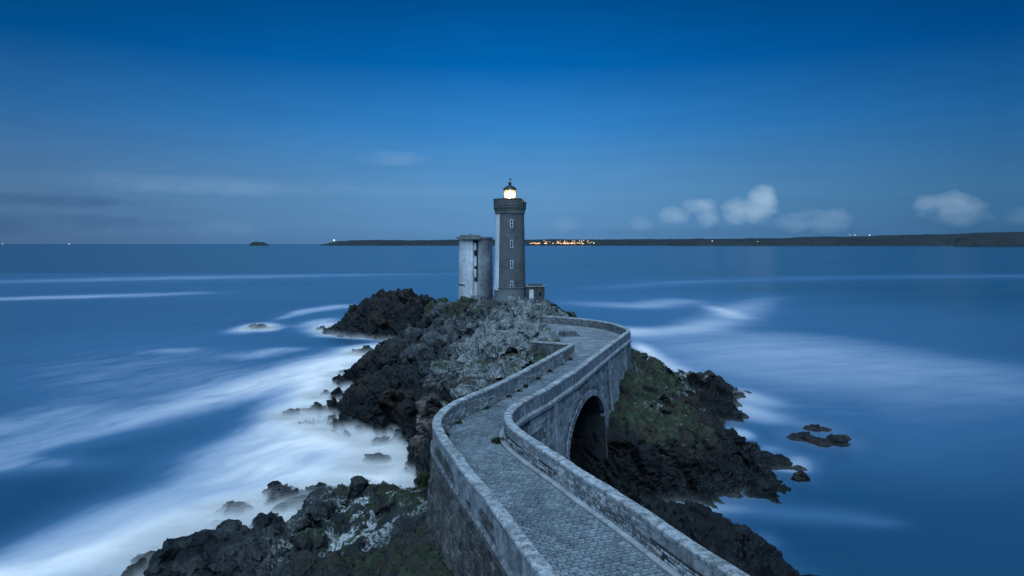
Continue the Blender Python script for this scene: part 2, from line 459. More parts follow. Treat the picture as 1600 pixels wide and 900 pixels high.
# matched stations, left to right
KL = [0, PL.s_of_y(8), PL.s_of_y(22.4), PL.s_of_y(29.75), PL.s_of_y(36.2), PL.s_of_y(41.4), PL.s_of_y(49.95), PL.len]
KR = [0, PR.s_of_y(10.2), PR.s_of_y(23.9), PR.s_of_y(31.0), PR.s_of_y(36.3), PR.s_of_y(39.6), PR.s_of_y(48.8), PR.len]
KC = np.r_[0, np.cumsum([(KL[i + 1] - KL[i] + KR[i + 1] - KR[i]) / 2 for i in range(7)])]
def stat(sc):
    return PL.at(np.interp(sc, KC, KL))[0], PR.at(np.interp(sc, KC, KR))[0]
TH = .46

def in_poly(x, y, poly):
    poly = np.asarray(poly); r = np.zeros(len(x), bool)
    for (x0, y0), (x1, y1) in zip(poly, np.roll(poly, -1, 0)):
        c = (y0 > y) != (y1 > y)
        r ^= c & (x < (x1 - x0) * (y - y0) / (y1 - y0 + 1e-12) + x0)
    return r
def poly_sdf(x, y, poly):
    poly = np.asarray(poly, float); d = np.full(len(x), 1e9)
    for (x0, y0), (x1, y1) in zip(poly, np.roll(poly, -1, 0)):
        ex, ey = x1 - x0, y1 - y0
        t = np.clip(((x - x0) * ex + (y - y0) * ey) / (ex * ex + ey * ey), 0, 1)
        d = np.minimum(d, np.hypot(x - x0 - t * ex, y - y0 - t * ey))
    return np.where(in_poly(x, y, poly), d, -d)

# ------------------------------------------------------------------ coastlines and relief (world metres)
ISLAND_COAST = [(-10.5, 72.5), (-12.3, 75.0), (-14.9, 75.8), (-17.7, 78.5), (-20.4, 80.7), (-24.3, 84.1), (-25.3, 89.9), (-23.7, 93.5), (-25.9, 102.5), (-27.4, 108.2),
                (-26.2, 118.0), (-24.1, 127.6), (-21.2, 138.1), (-10, 142), (2, 140), (12, 132), (16, 122), (15, 112), (17, 104), (22, 101), (28, 103), (32.4, 101.6), (31.2, 95.0), (28.5, 90.6),
                (28.8, 87.9), (26.6, 83.5), (24.3, 79.8), (24.2, 76.0), (25.6, 71.8), (26.5, 68.2), (25.7, 64.1), (24.3, 62.4), (21.2, 59.6), (17.6, 58.5), (14.3, 58.3),
                (9.6, 57.3), (8.2, 57.0), (7.5, 58.6), (5.4, 57.6), (4.0, 53.5), (2.0, 49.5), (-.8, 47.6), (-3.6, 47.4), (-6, 52), (-8.3, 60), (-9.3, 67)]
ISLAND_PTS = [(-6.8, 126.0, 12.4), (-11.2, 120.0, 11.4), (-11.8, 114.0, 10.4), (-0.3, 120.0, 12.0), (4.2, 118.0, 11.9), (-3.4, 122.0, 12.1), (4.5, 106.0, 11.8), (0.0, 98.0, 11.1), (-2.6, 92.0, 10.5),
              (-6.4, 113.0, 9.4), (-8.4, 112.0, 9.0), (-2.1, 112.0, 10.6), (-4.3, 114.0, 10.4), (2.7, 95.0, 11.2), (4.9, 88.0, 11.2), (7.6, 112.0, 11.6), (9.2, 111.0, 10.9), (1.4, 75.0, 10.8), (-1.3, 68.0, 10.6),
              (-2.7, 57.0, 10.8), (-4.0, 55.0, 10.7), (-6.6, 70.0, 10.3), (-3.1, 82.0, 10.5), (-6.0, 80.0, 10.1), (-6.8, 66.0, 9.7), (-8.4, 66.0, 8.5), (-9.1, 64.0, 6.5), (-5.1, 54.0, 9.7), (-6.0, 58.0, 7.1), (-3.0, 50.0, 10.4),
              (-1.6, 58.0, 10.9), (0.0, 60.0, 11.2), (-11.1, 74.0, 6.8), (-15.4, 82.0, 5.2), (-13.2, 88.0, 7.2), (-18.9, 112.0, 6.4), (-15.8, 116.0, 8.5), (-18.7, 100.0, 5.2), (-17.7, 86.0, 2.7), (-18.4, 82.0, 2.1),
              (-12.5, 74.0, 2.7), (-9.6, 68.0, 2.3), (-20.5, 84.0, 0.6), (-11.6, 95.0, 7.8), (-22.5, 100.0, 1.8), (5.2, 70.0, 10.9), (2.9, 62.0, 11.2), (6.7, 84.0, 11.0), (13.5, 78.0, 9.9),
              (15.7, 80.0, 8.4), (20.7, 85.0, 5.5), (25.9, 92.0, 2.7), (29.5, 97.0, 1.8), (10.2, 68.0, 8.0), (12.7, 68.0, 6.8), (14.2, 66.0, 6.0), (16.3, 62.0, 4.7), (16.3, 61.0, 4.2), (8.6, 61.5, 7.1), (10.9, 61.0, 6.3), (13.7, 61.0, 5.2),
              (22.1, 76.0, 3.6), (22.0, 71.0, 2.1), (22.9, 68.0, 1.4), (24.7, 66.0, 0.9), (20.1, 63.0, 1.1), (17.9, 61.5, 1.4), (18.3, 78.0, 4.5), (22.3, 82.0, 3.2),
              (0, 128, 11.5), (6, 126, 9), (-12, 130, 9), (9, 118, 9.5), (12, 100, 7), (13.5, 92, 8), (10, 100, 10), (8, 80, 11), (10, 86, 11), (1.5, 56, 8.5), (3.5, 60, 9.0), (.6, 51.5, 8.0), (2.2, 53, 5.0), (3.4, 56.5, 5.5), (9.3, 59.4, 5.6), (9.9, 59.2, 5.4), (11, 59.4, 5.0)]
HEAD_COAST = [(-34, -25), (-32, 20), (-29, 36), (-27.4, 42.7), (-26.2, 46.1), (-26, 50.6), (-25, 53.2), (-20.9, 54.5), (-18.6, 53.7), (-15.4, 55.2), (-13, 54.0), (-9, 50.6), (-5, 46.6), (0, 45.2), (4, 47), (8.5, 54.0), (12, 57),
              (15.7, 55.4), (17.6, 52.3), (18.7, 47), (21, 40), (25, 25), (32, -25)]
HEAD_PTS = [(-5.7, 38.0, 7.3), (-11.2, 47.0, 5.1), (-6.7, 36.0, 6.6), (-10.7, 38.0, 4.6), (-16.3, 47.0, 1.5), (-18.6, 44.0, 2.0), (-22.2, 43.0, 1.4), (-12.9, 49.0, 4.0), (-7.8, 46.0, 5.8), (-10.1, 47.0, 5.3), (-15.0, 40.0, 3.7),
            (-20.6, 44.0, 1.7), (-12.1, 37.0, 4.0), (-16.9, 40.0, 2.7), (-21.6, 42.0, 1.6), (-4.6, 33.0, 7.9), (-6.0, 43.0, 7.0), (-8.3, 42.0, 5.5), (-13.9, 45.0, 3.1), (-10.9, 43.0, 3.9), (14.1, 50.0, 1.7), (15.7, 48.0, 1.4), (16.8, 46.0, 1.1),
            (12.4, 53.0, 1.2), (12.9, 46.0, 1.6), (-2.6, 27, 8.9), (-4.4, 34, 8.3), (-5, 39, 7.6), (-4.6, 42, 7.2), (-8, 30, 7.0), (-14, 30, 5), (-22, 30, 3), (-10, 15, 8), (-20, 10, 6), (0, 5, 10.5), (0, -20, 12), (-15, -20, 9),
            (15, -15, 9), (12, 10, 7), (6, 30, 5), (12, 30, 3), (18, 25, 2), (5, 40, 3.0), (9, 44, 2.0), (10, 38, 2.4), (2, 44, 2.0), (-20, 50.5, .8), (-23, 48, .9)]
ISLET_COAST = [(-45.9, 168.9), (-39.4, 161.9), (-30.8, 156.5), (-23.3, 154.5), (-16.2, 152.5), (-9, 158), (-10.7, 168.9), (-17.7, 185.3), (-29.1, 188.0), (-42.4, 187.3), (-48.5, 182.4), (-48.8, 175)]
ISLET_PTS = [(-37.3, 166.0, 6.9), (-32.7, 166.0, 10.0), (-28.0, 166.0, 10.6), (-24.1, 166.0, 10.0), (-19.5, 160.0, 7.9), (-40.7, 166.0, 3.4), (-14.5, 158.0, 6.2), (-31.1, 160.0, 4.8), (-23.4, 157.0, 4.6), (-34.5, 163.0, 4.0), (-30, 175, 8), (-20, 172, 7), (-38, 176, 4)]

def relief(coast, pts, x, y, slope=.55):
    c = resample(list(coast) + [coast[0]], 3.0)[:-1]
    P = np.array([(a, b) for a, b, _ in pts] + [tuple(q) for q in c]); Z = np.array([z for _, _, z in pts] + [0.0] * len(c))
    D = np.hypot(P[:, None, 0] - P[None, :, 0], P[:, None, 1] - P[None, :, 1])
    n = len(P); A = np.zeros((n + 1, n + 1)); A[:n, :n] = -D - np.eye(n) * .02; A[:n, n] = 1; A[n, :n] = 1
    w = np.linalg.solve(A, np.r_[Z, 0])
    out = np.zeros(len(x))
    for i in range(0, len(x), 20000):
        xs, ys = x[i:i + 20000], y[i:i + 20000]
        out[i:i + 20000] = -np.hypot(xs[:, None] - P[None, :, 0], ys[:, None] - P[None, :, 1]) @ w[:n] + w[n]
    sd = poly_sdf(x, y, coast)
    return np.where(sd > 0, np.maximum(out, .15), np.maximum(sd * slope - .1, -3.2)), sd

terr_poly = np.vstack([[(5.9, 64.6)], PR_full[iR:], [(4.6, 90), (5.2, 80), (5.4, 72)]])
sc_all = np.linspace(0, KC[-1], 400)
sl, sr = stat(sc_all)
corr_poly = np.vstack([sl + PL.at(np.interp(sc_all, KC, KL))[1] * .9, (sr + PR.at(np.interp(sc_all, KC, KR))[1] * .9)[::-1]])
out_R = PRF.at(PRF.s, 1.0)[0]

def base_height(kind, x, y):
    if kind == 'island':
        z, sd = relief(ISLAND_COAST, ISLAND_PTS, x, y)
        P = np.c_[x, y, x * 0]
        o, c = facet(P * .16 + 3.1, 11)
        z = z + np.clip(sd / 4, 0, 1) * np.where((x > 3) & (y < 92), .5, 1.0) * o * 2.0
        o2, c2 = facet(P * np.array([.42, .26, 1]), 5)
        z = z + np.clip((sd + 1) / 3, 0, 1) * o2 * .9
    elif kind == 'head':
        z, sd = relief(HEAD_COAST, HEAD_PTS, x, y)
        P = np.c_[x, y, x * 0]
        o, c = facet(P * .2 + 7.7, 21)
        near = np.clip((np.abs(x + 4) - 1) / 3, .25, 1)
        z = z + np.clip(sd / 3, 0, 1) * o * 1.5 * near
        o2, c2 = facet(P * np.array([.5, .35, 1]), 25)
        z = z + np.clip((sd + 1) / 3, 0, 1) * o2 * .8 * near
    else:
        z, sd = relief(ISLET_COAST, ISLET_PTS, x, y)
        P = np.c_[x, y, x * 0]
        o, c = facet(P * .15 + 1.7, 31)
        z = z + np.clip(sd / 5, 0, 1) * o * 1.3
    inside = in_poly(x, y, corr_poly) & ((y < 46) | (y > 60.5))
    z = np.where(in_poly(x, y, corr_poly), np.minimum(z, zdeck(y) - .7), z)
    z = np.where(in_poly(x, y, terr_poly), np.minimum(z, zdeck(y) - .45), z)
    return z, sd

def voxel_rock(name, kind, x0, x1, y0, y1, step, vox):
    nx, ny = int((x1 - x0) / step) + 1, int((y1 - y0) / step) + 1
    X, Y = np.meshgrid(np.linspace(x0, x1, nx), np.linspace(y0, y1, ny))
    z, _ = base_height(kind, X.ravel(), Y.ravel())
    z[(X.ravel() == x0) | (X.ravel() == x1) | (Y.ravel() == y0) | (Y.ravel() == y1)] = -2.9 if kind != 'head' else np.maximum(z[(X.ravel() == x0) | (X.ravel() == x1) | (Y.ravel() == y0) | (Y.ravel() == y1)], -2.9)
    z = np.maximum(z, -2.9)
    n = nx * ny
    V = np.vstack([np.c_[X.ravel(), Y.ravel(), z], np.c_[X.ravel(), Y.ravel(), np.full(n, -3.6)]])
    I = np.arange(n).reshape(ny, nx)
    q = np.stack([I[:-1, :-1], I[:-1, 1:], I[1:, 1:], I[1:, :-1]], -1).reshape(-1, 4)
    F = [q, q[:, ::-1] + n]
    for a, b in ((I[0, :-1], I[0, 1:]), (I[1:, 0], I[:-1, 0]), (I[-1, 1:], I[-1, :-1]), (I[:-1, -1], I[1:, -1])):
        F.append(np.stack([a + n, b + n, b, a], -1))
    o = fast_mesh(name + '_tmp', V, np.vstack(F))
    md = o.modifiers.new('r', 'REMESH'); md.mode = 'VOXEL'; md.voxel_size = vox
    dg = bpy.context.evaluated_depsgraph_get()
    me = bpy.data.meshes.new_from_object(o.evaluated_get(dg))
    bpy.data.objects.remove(o)
    nv = len(me.vertices)
    co = np.empty(nv * 3, np.float32); me.vertices.foreach_get('co', co); co = co.reshape(-1, 3).astype(float)
    no = np.empty(nv * 3, np.float32); me.vertices.foreach_get('normal', no); no = no.reshape(-1, 3).astype(float)
    npoly = len(me.polygons)
    li = np.empty(len(me.loops), np.int32); me.loops.foreach_get('vertex_index', li)
    fq = li.reshape(npoly, -1)
    # drop what lies deep under water
    keep = (co[fq].max(axis=1)[:, 2] > -1.2)
    fq = fq[keep]
    used = np.unique(fq); mp_ = np.full(nv, -1); mp_[used] = np.arange(len(used))
    bpy.data.meshes.remove(me)
    return co[used], no[used], mp_[fq]

def mesh_normals(co, fq):
    a, b, c, d = (co[fq[:, i]] for i in range(4))
    fn = np.cross(c - a, d - b)
    n = np.zeros_like(co)
    for i in range(4):
        for k in range(3):
            n[:, k] += np.bincount(fq[:, i], fn[:, k], len(co))
    return n / (np.linalg.norm(n, axis=1)[:, None] + 1e-9)

ROT = np.array([[.90, .34, .27], [-.40, .88, .25], [-.15, -.33, .93]])
def saw(t, sharp=.82):
    f = t - np.floor(t)
    return np.where(f < sharp, f / sharp, (1 - f) / (1 - sharp)) - .5
def roughen(co, no, amp, seed, lim=None, strata=1.0):
    """steeply dipping beds that break off in steps, cut into blocks by joints, pushed along the normals"""
    q = co @ ROT.T
    w = fbm(q * .16, 3, seed + 2) * 5.0
    b1 = saw(q[:, 0] * .36 + q[:, 2] * .10 + w)
    b2 = saw(q[:, 0] * 1.05 + q[:, 1] * .12 + w * 1.7 + 3)
    b3 = saw(q[:, 2] * .55 - q[:, 1] * .35 + fbm(q * .3 + 7, 2, seed + 4) * 3)
    a1, c1 = facet(q * np.array([.40, .17, .13]) + w[:, None] * .05, seed)
    a2, c2 = facet(q * np.array([.95, .42, .36]) + 4.4, seed + 3)
    a3, c3 = facet(q * np.array([2.2, 1.3, 1.0]) + 9.4, seed + 7)
    k = .35 + 1.1 * fbm(q * .12 + 3, 2, seed + 6)
    d = strata * (b1 * .55 + b2 * .30 * k + b3 * .28) + a1 * 1.45 + a2 * .46 * k + a3 * .15
    d = d - .34 * (1 - sstep(0, .06, c1)) - .24 * (1 - sstep(0, .07, c2)) - .05 * (1 - sstep(0, .16, c3)) + (fbm(q * 1.1, 3, seed) - .5) * .22
    d = d * amp
    if lim is not None: d = d * lim
    return co + no * d[:, None], d, np.minimum(c1, c2)

C_DARK, C_BROWN, C_MID, C_LIGHT, C_GRASS, C_WHITE = (np.array(c) for c in
    ((.010, .0135, .016), (.034, .027, .022), (.058, .065, .068), (.165, .18, .178), (.026, .039, .019), (.40, .42, .41)))
def lerp(a, b, t): return a * (1 - t[:, None]) + b * t[:, None]

rock_cloud = []          # (co, grass mask, normal) for the grass
def finish_rock(name, co, fq, col, wet, lichen=None, turf=None):
    o = fast_mesh(name, co, fq, M['rock'], False)
    set_attr(o, 'col', col); set_attr(o, 'wet', wet)
    set_attr(o, 'lichen', np.zeros(len(co)) if lichen is None else np.clip(lichen, 0, 1))
    set_attr(o, 'turf', np.zeros(len(co)) if turf is None else np.clip(turf, 0, 1))
    return o
def clamp_deck(co):
    x, y, z = co.T
    m = in_poly(x, y, corr_poly); z = np.where(m, np.minimum(z, zdeck(y) - .35), z)
    m = in_poly(x, y, terr_poly); z = np.where(m, np.minimum(z, zdeck(y) - .12), z)
    m = (x > -4.4) & (x < 6.2) & (y > 113.6) & (y < 122.5); z = np.where(m, np.minimum(z, 11.75 + .2 * np.sin(x * 2.1 + y)), z)
    m = (x > -11) & (x < -3.4) & (y > 118) & (y < 126); z = np.where(m, np.minimum(z, 12.3 + .25 * np.sin(x * 1.7 + y)), z)
    m = (x >= 6.2) & (x < 11) & (y > 106) & (y < 124); z = np.where(m, np.minimum(z, 11.9 - .25 * (x - 6.2) + .3 * np.sin(x * 2.7 + y)), z)
    co[:, 2] = z
    return co

# ---- main island
co, no, fq = voxel_rock('island', 'island', -34, 38, 44, 148, .45, .22)
x, y, z = co.T
right = sstep(3, 9, x - (y - 60) * .10) * (y < 105)
grassy = right * sstep(.2, .75, no[:, 2]) * sstep(3.0, 4.5, z) * (y > 59)
lim = 1 - .75 * sstep(.3, .8, grassy * fbm(co * .3, 3, 3) * 1.9)
co, dsp, crk = roughen(co, no, 1.0, 41, lim)
co = clamp_deck(co)
no = mesh_normals(co, fq); x, y, z = co.T
n1 = fbm(co * .22, 4, 90); n2 = fbm(co * .9, 4, 91); n3 = fbm(co * 2.6, 3, 92)
col = lerp(C_DARK, C_MID, sstep(5.6, 10.2, z + (n1 - .5) * 5 + (n2 - .5) * 2))
col = lerp(col, C_BROWN, .75 * sstep(.48, .62, fbm(co * .3 + 5, 3, 77)) * sstep(1, 3, z) * (1 - sstep(6, 9, z)))
xl = np.interp(y, [50, 64, 70, 88, 104, 112], [-6.0, -8.9, -7.4, -5.2, -1.5, 0.5])
li = sstep(-1.2, 1.2, x - xl + (n2 - .5) * 3) * sstep(111, 106, y) * sstep(7.4, 9.4, z + (n1 - .5) * 3) * (1 - right)
col = lerp(col, C_LIGHT, li * (.45 + .55 * sstep(.36, .6, n2 * .6 + n3 * .4)))
li2 = sstep(8.0, 10.0, z) * (1 - right) * sstep(.52, .62, n3 * .5 + n2 * .5) * (x < 2)
col = lerp(col, C_LIGHT * .75, li2 * .8)
# tan patch of bare earth on the south-west shoulder
tan = np.exp(-((x + 9.0) / 1.3) ** 2 - ((y - 63) / 2.2) ** 2) * sstep(.40, .55, n2 + .1)
col = lerp(col, np.array((.16, .13, .115)), np.clip(tan * 1.3, 0, .85))
g1 = right * sstep(.39, .50, fbm(co * .33 + 4, 4, 71) * .6 + n2 * .25 + .10) * sstep(2.6, 4.8, z + (n1 - .5) * 4) * sstep(.30, .62, no[:, 2] + (n2 - .5) * .7) * (y > 60)
g2 = (1 - right) * (x > xl) * sstep(.53, .60, fbm(co * .17 + 2, 3, 66)) * sstep(.55, .8, no[:, 2]) * sstep(8.5, 9.5, z)
g3 = (1 - right) * np.exp(-((x - 4.2) / 2.4) ** 2 - ((y - 66) / 5) ** 2) * 1.6
g4 = (1 - right) * sstep(108, 111, y) * sstep(8.6, 9.6, z) * sstep(.42, .56, n1) * .9
gm = np.clip(np.maximum.reduce([g1, g2, g3, g4]), 0, 1)
wl_ = right * sstep(.53, .60, fbm(co * .5 + 8, 4, 55)) * sstep(2.5, 4.5, z) * sstep(.50, .60, n3 + .06)
col = lerp(col, C_BROWN * .8, right * (1 - sstep(3.0, 7, z)) * .9 * sstep(.35, .6, n2))
gcol = lerp(C_GRASS * 1.25, np.array((.034, .031, .021)), sstep(.44, .60, fbm(co * .55 + 9, 4, 81))) * (.35 + 1.2 * n3 * (.4 + 1.2 * n2))[:, None]
col = lerp(col, gcol, gm)
lowd = 1 - sstep(1.0, 4.4, z + (n1 - .5) * 3)
col = lerp(col, C_DARK * .55, lowd)
wet = 1 - sstep(.5, 3.0, z)
isl_o = finish_rock('rocky_island', co, fq, np.clip(col, 0, 1), wet, np.maximum(wl_ * .9 * (1 - (x < 10.5) * (y < 61)), li * .5 + li2 * .3) * (1 - gm * .8), gm)
tag(isl_o, kind='structure')
rock_cloud.append((co, gm * (no[:, 2] > .45), no))

# ---- mainland headland in front
co, no, fq = voxel_rock('head', 'head', -31, 24, 17, 60, .35, .19)
x, y, z = co.T
wallside = sstep(-13, -7, x + (y - 36) * .1)
lim = 1 - .6 * wallside * sstep(.3, .8, no[:, 2]) * (x < 0)
edge = sstep(17.2, 19, y)
co, dsp, crk = roughen(co, no, .66, 141, lim * edge)
co = clamp_deck(co)
no = mesh_normals(co, fq); x, y, z = co.T
n1 = fbm(co * .25, 4, 190); n2 = fbm(co * 1.0, 4, 191); n3 = fbm(co * 3.0, 3, 192)
col = lerp(C_DARK * 1.15, C_MID * .62, sstep(.40, .62, n1 * .5 + n2 * .5 + (z - 3) * .02))
gm = sstep(.42, .54, fbm(co * .4 + 4, 4, 171) * .65 + n2 * .25 + .05) * (x < 1) * sstep(-17, -8, x + (n1 - .5) * 7) * sstep(3.0, 4.6, z + (n2 - .5) * 2) * sstep(.35, .7, no[:, 2] + (n2 - .5) * .6)
gcol = lerp(C_GRASS * .9, np.array((.030, .028, .020)), sstep(.42, .58, fbm(co * .6 + 9, 4, 181))) * (.35 + 1.2 * n3 * (.4 + 1.2 * n2))[:, None]
col = lerp(col, gcol, np.clip(gm, 0, 1))
band = np.exp(-((x + 8.0 + (y - 40) * .1) / 5.0) ** 2) * np.exp(-((y - 41.5) / 4.5) ** 2)
wh = band * sstep(.46, .56, fbm(co * .7 + 3, 4, 155)) * 1.6
wh = wh + .55 * sstep(.58, .66, n3 * .5 + n2 * .5) * sstep(-13, -9, x) * (y > 38)
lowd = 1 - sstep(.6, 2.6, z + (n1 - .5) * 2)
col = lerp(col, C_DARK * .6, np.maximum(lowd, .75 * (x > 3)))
wet = 1 - sstep(.5, 2.6, z)
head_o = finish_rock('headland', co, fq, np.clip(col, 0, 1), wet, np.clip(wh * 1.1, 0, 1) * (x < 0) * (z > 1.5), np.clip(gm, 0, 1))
tag(head_o, kind='structure')
rock_cloud.append((co, gm * (no[:, 2] > .45) * (wh < .2), no))
# ground behind and under the viewpoint
gx, gy = np.meshgrid(np.linspace(-34, 34, 35), np.linspace(-26, 18.2, 24))
gz, _ = base_height('head', gx.ravel(), gy.ravel())
I = np.arange(gx.size).reshape(gx.shape)
go = fast_mesh('ground', np.c_[gx.ravel(), gy.ravel(), gz - .25], np.stack([I[:-1, :-1], I[:-1, 1:], I[1:, 1:], I[1:, :-1]], -1).reshape(-1, 4), M['rock'])
set_attr(go, 'col', np.tile(C_GRASS, (gx.size, 1))); set_attr(go, 'wet', np.zeros(gx.size))
tag(go, kind='structure')

# ---- dark islet left of the towers
co, no, fq = voxel_rock('islet', 'islet', -56, -4, 148, 194, .7, .36)
co, dsp, crk = roughen(co, no, .85, 241, None, .9)
no = mesh_normals(co, fq); x, y, z = co.T
n2 = fbm(co * .6, 4, 291)
col = lerp(C_DARK * .9, C_BROWN * .75, sstep(.45, .62, n2) * sstep(1, 4, z))
col = lerp(col, C_MID * .8, sstep(.58, .68, n2) * sstep(7, 9, z) * .6)
o = finish_rock('rock_islet', co, fq, col, 1 - sstep(.5, 3, z))
tag(o, 'big dark flat topped rock islet rising from surf left of the towers', 'rock')

# ------------------------------------------------------------------ rocks standing in the sea
def sea_rock(x0, y0, rx, h, seed):
    n = 22 if rx > 1.0 else 14
    u, v = np.meshgrid(np.linspace(0, 2 * np.pi, 2 * n, endpoint=False), np.linspace(-.35, np.pi / 2, n))
    r = np.random.default_rng(seed)
    p = np.c_[(np.cos(v) * np.cos(u)).ravel(), (np.cos(v) * np.sin(u)).ravel(), np.sin(v).ravel()]
    asp = r.uniform(.6, 1.0)
    q = p * np.array([rx * 1.05, rx * asp, h])
    qq = q + seed * 13.7
    a1, c1 = facet(qq * (1.1 / rx), seed); a2, c2 = facet(qq * (2.6 / rx), seed + 1)
    k = 1 + a1 * .5 + a2 * .22 + (fbm(qq * 3 / rx, 3, seed) - .5) * .3
    q = q * k[:, None]
    q[:, 2] *= .95
    m = n
    I = np.arange(m * 2 * n).reshape(m, 2 * n)
    J = np.roll(I, -1, 1)
    F = np.stack([I[:-1], J[:-1], J[1:], I[1:]], -1).reshape(-1, 4)
    o = fast_mesh('sea_rock', q, F, M['rock'], False)
    o.location = (x0, y0, 0.0)
    nn = fbm(qq * 1.2, 3, seed)
    set_attr(o, 'col', lerp(C_DARK * .8, C_BROWN * .7, sstep(.45, .65, nn))); set_attr(o, 'wet', np.full(len(q), .8))
    return o
SEA_ROCKS = [
 (-66.5, 179.2, 2.2, 1.0, 'tiny lone rock in a patch of foam far left of the dark islet'),
 (-28.3, 87.9, 1.0, .9, 'small black rock alone in the white surf, outermost left of the island'),
 (-25.9, 89.3, 1.3, .8, 'low dark rock in white surf between the outermost rock and the island shore'),
 (-27.2, 99.5, .85, .65, 'small low rock half lost in surf off the middle of the left shore'),
 (-19.6, 58.8, 1.6, 1.15, 'largest humped black rock of the cluster in white surf before the near headland'),
 (-16.9, 59.6, 1.2, .95, 'second dark hump of the surf cluster, nearer the causeway side'),
 (-18.0, 57.2, 1.7, .6, 'flat front slab of the surf cluster with foam over its edge'),
 (-16.0, 61.0, .8, .5, 'small rock tip behind the surf cluster'),
 (-13.6, 69.0, 1.4, .7, 'long low grey rock awash in the white bay beside the causeway bend'),
 (-22.6, 56.0, 1.25, .6, 'low rock awash just off the seaward edge of the near headland'),
 (-29.7, 138.9, 2.0, .95, 'flat dark rock just off the shore below the dark islet'),
 (-25.8, 124.2, 1.6, 1.0, 'rounded dark rock in bright surf, next nearer than the flat rock below the islet'),
 (32.6, 77.0, 1.5, .55, 'dark left rock of the low reef standing off the right shore'),
 (36.2, 80.6, 1.2, .55, 'farthest thin rock of the low reef off the right shore'),
 (35.7, 75.0, 1.1, .85, 'rightmost and tallest rock of the low reef off the right shore'),
 (33.9, 75.2, 1.0, .5, 'small flat rock in the middle of the low reef off the right shore'),
 (26.9, 63.6, .75, .65, 'lone black rock just off the low right point, nearest the viewer'),
 (27.2, 68.6, .65, .4, 'small dark rock beside the tip of the right point, in thin foam'),
 (31.9, 98.0, 1.1, .55, 'tiny dark rock off the far tip of the right shore'),
 (28.6, 86.5, 1.1, .5, 'low rock beside the second spur of the right shore'),
 (28.0, 66.5, .55, .3, 'smallest rock awash between the point and the lone black rock'),
 (-25.2, 47.2, .9, .6, 'rock washed over by foam at the left end of the near headland'),
 (-27.6, 115.0, 1.4, .9, 'dark rock at the foot of the left shore in bright white surf'),
 (-14.4, 75.4, 1.0, .7, 'small dark rock at the foot of the left shore nearest the causeway'),
]
for i, (sx_, sy_, srx, sh, slab) in enumerate(SEA_ROCKS):
    tag(sea_rock(sx_, sy_, srx, sh, 300 + 7 * i), slab, 'rock', 'rocks standing in the sea')

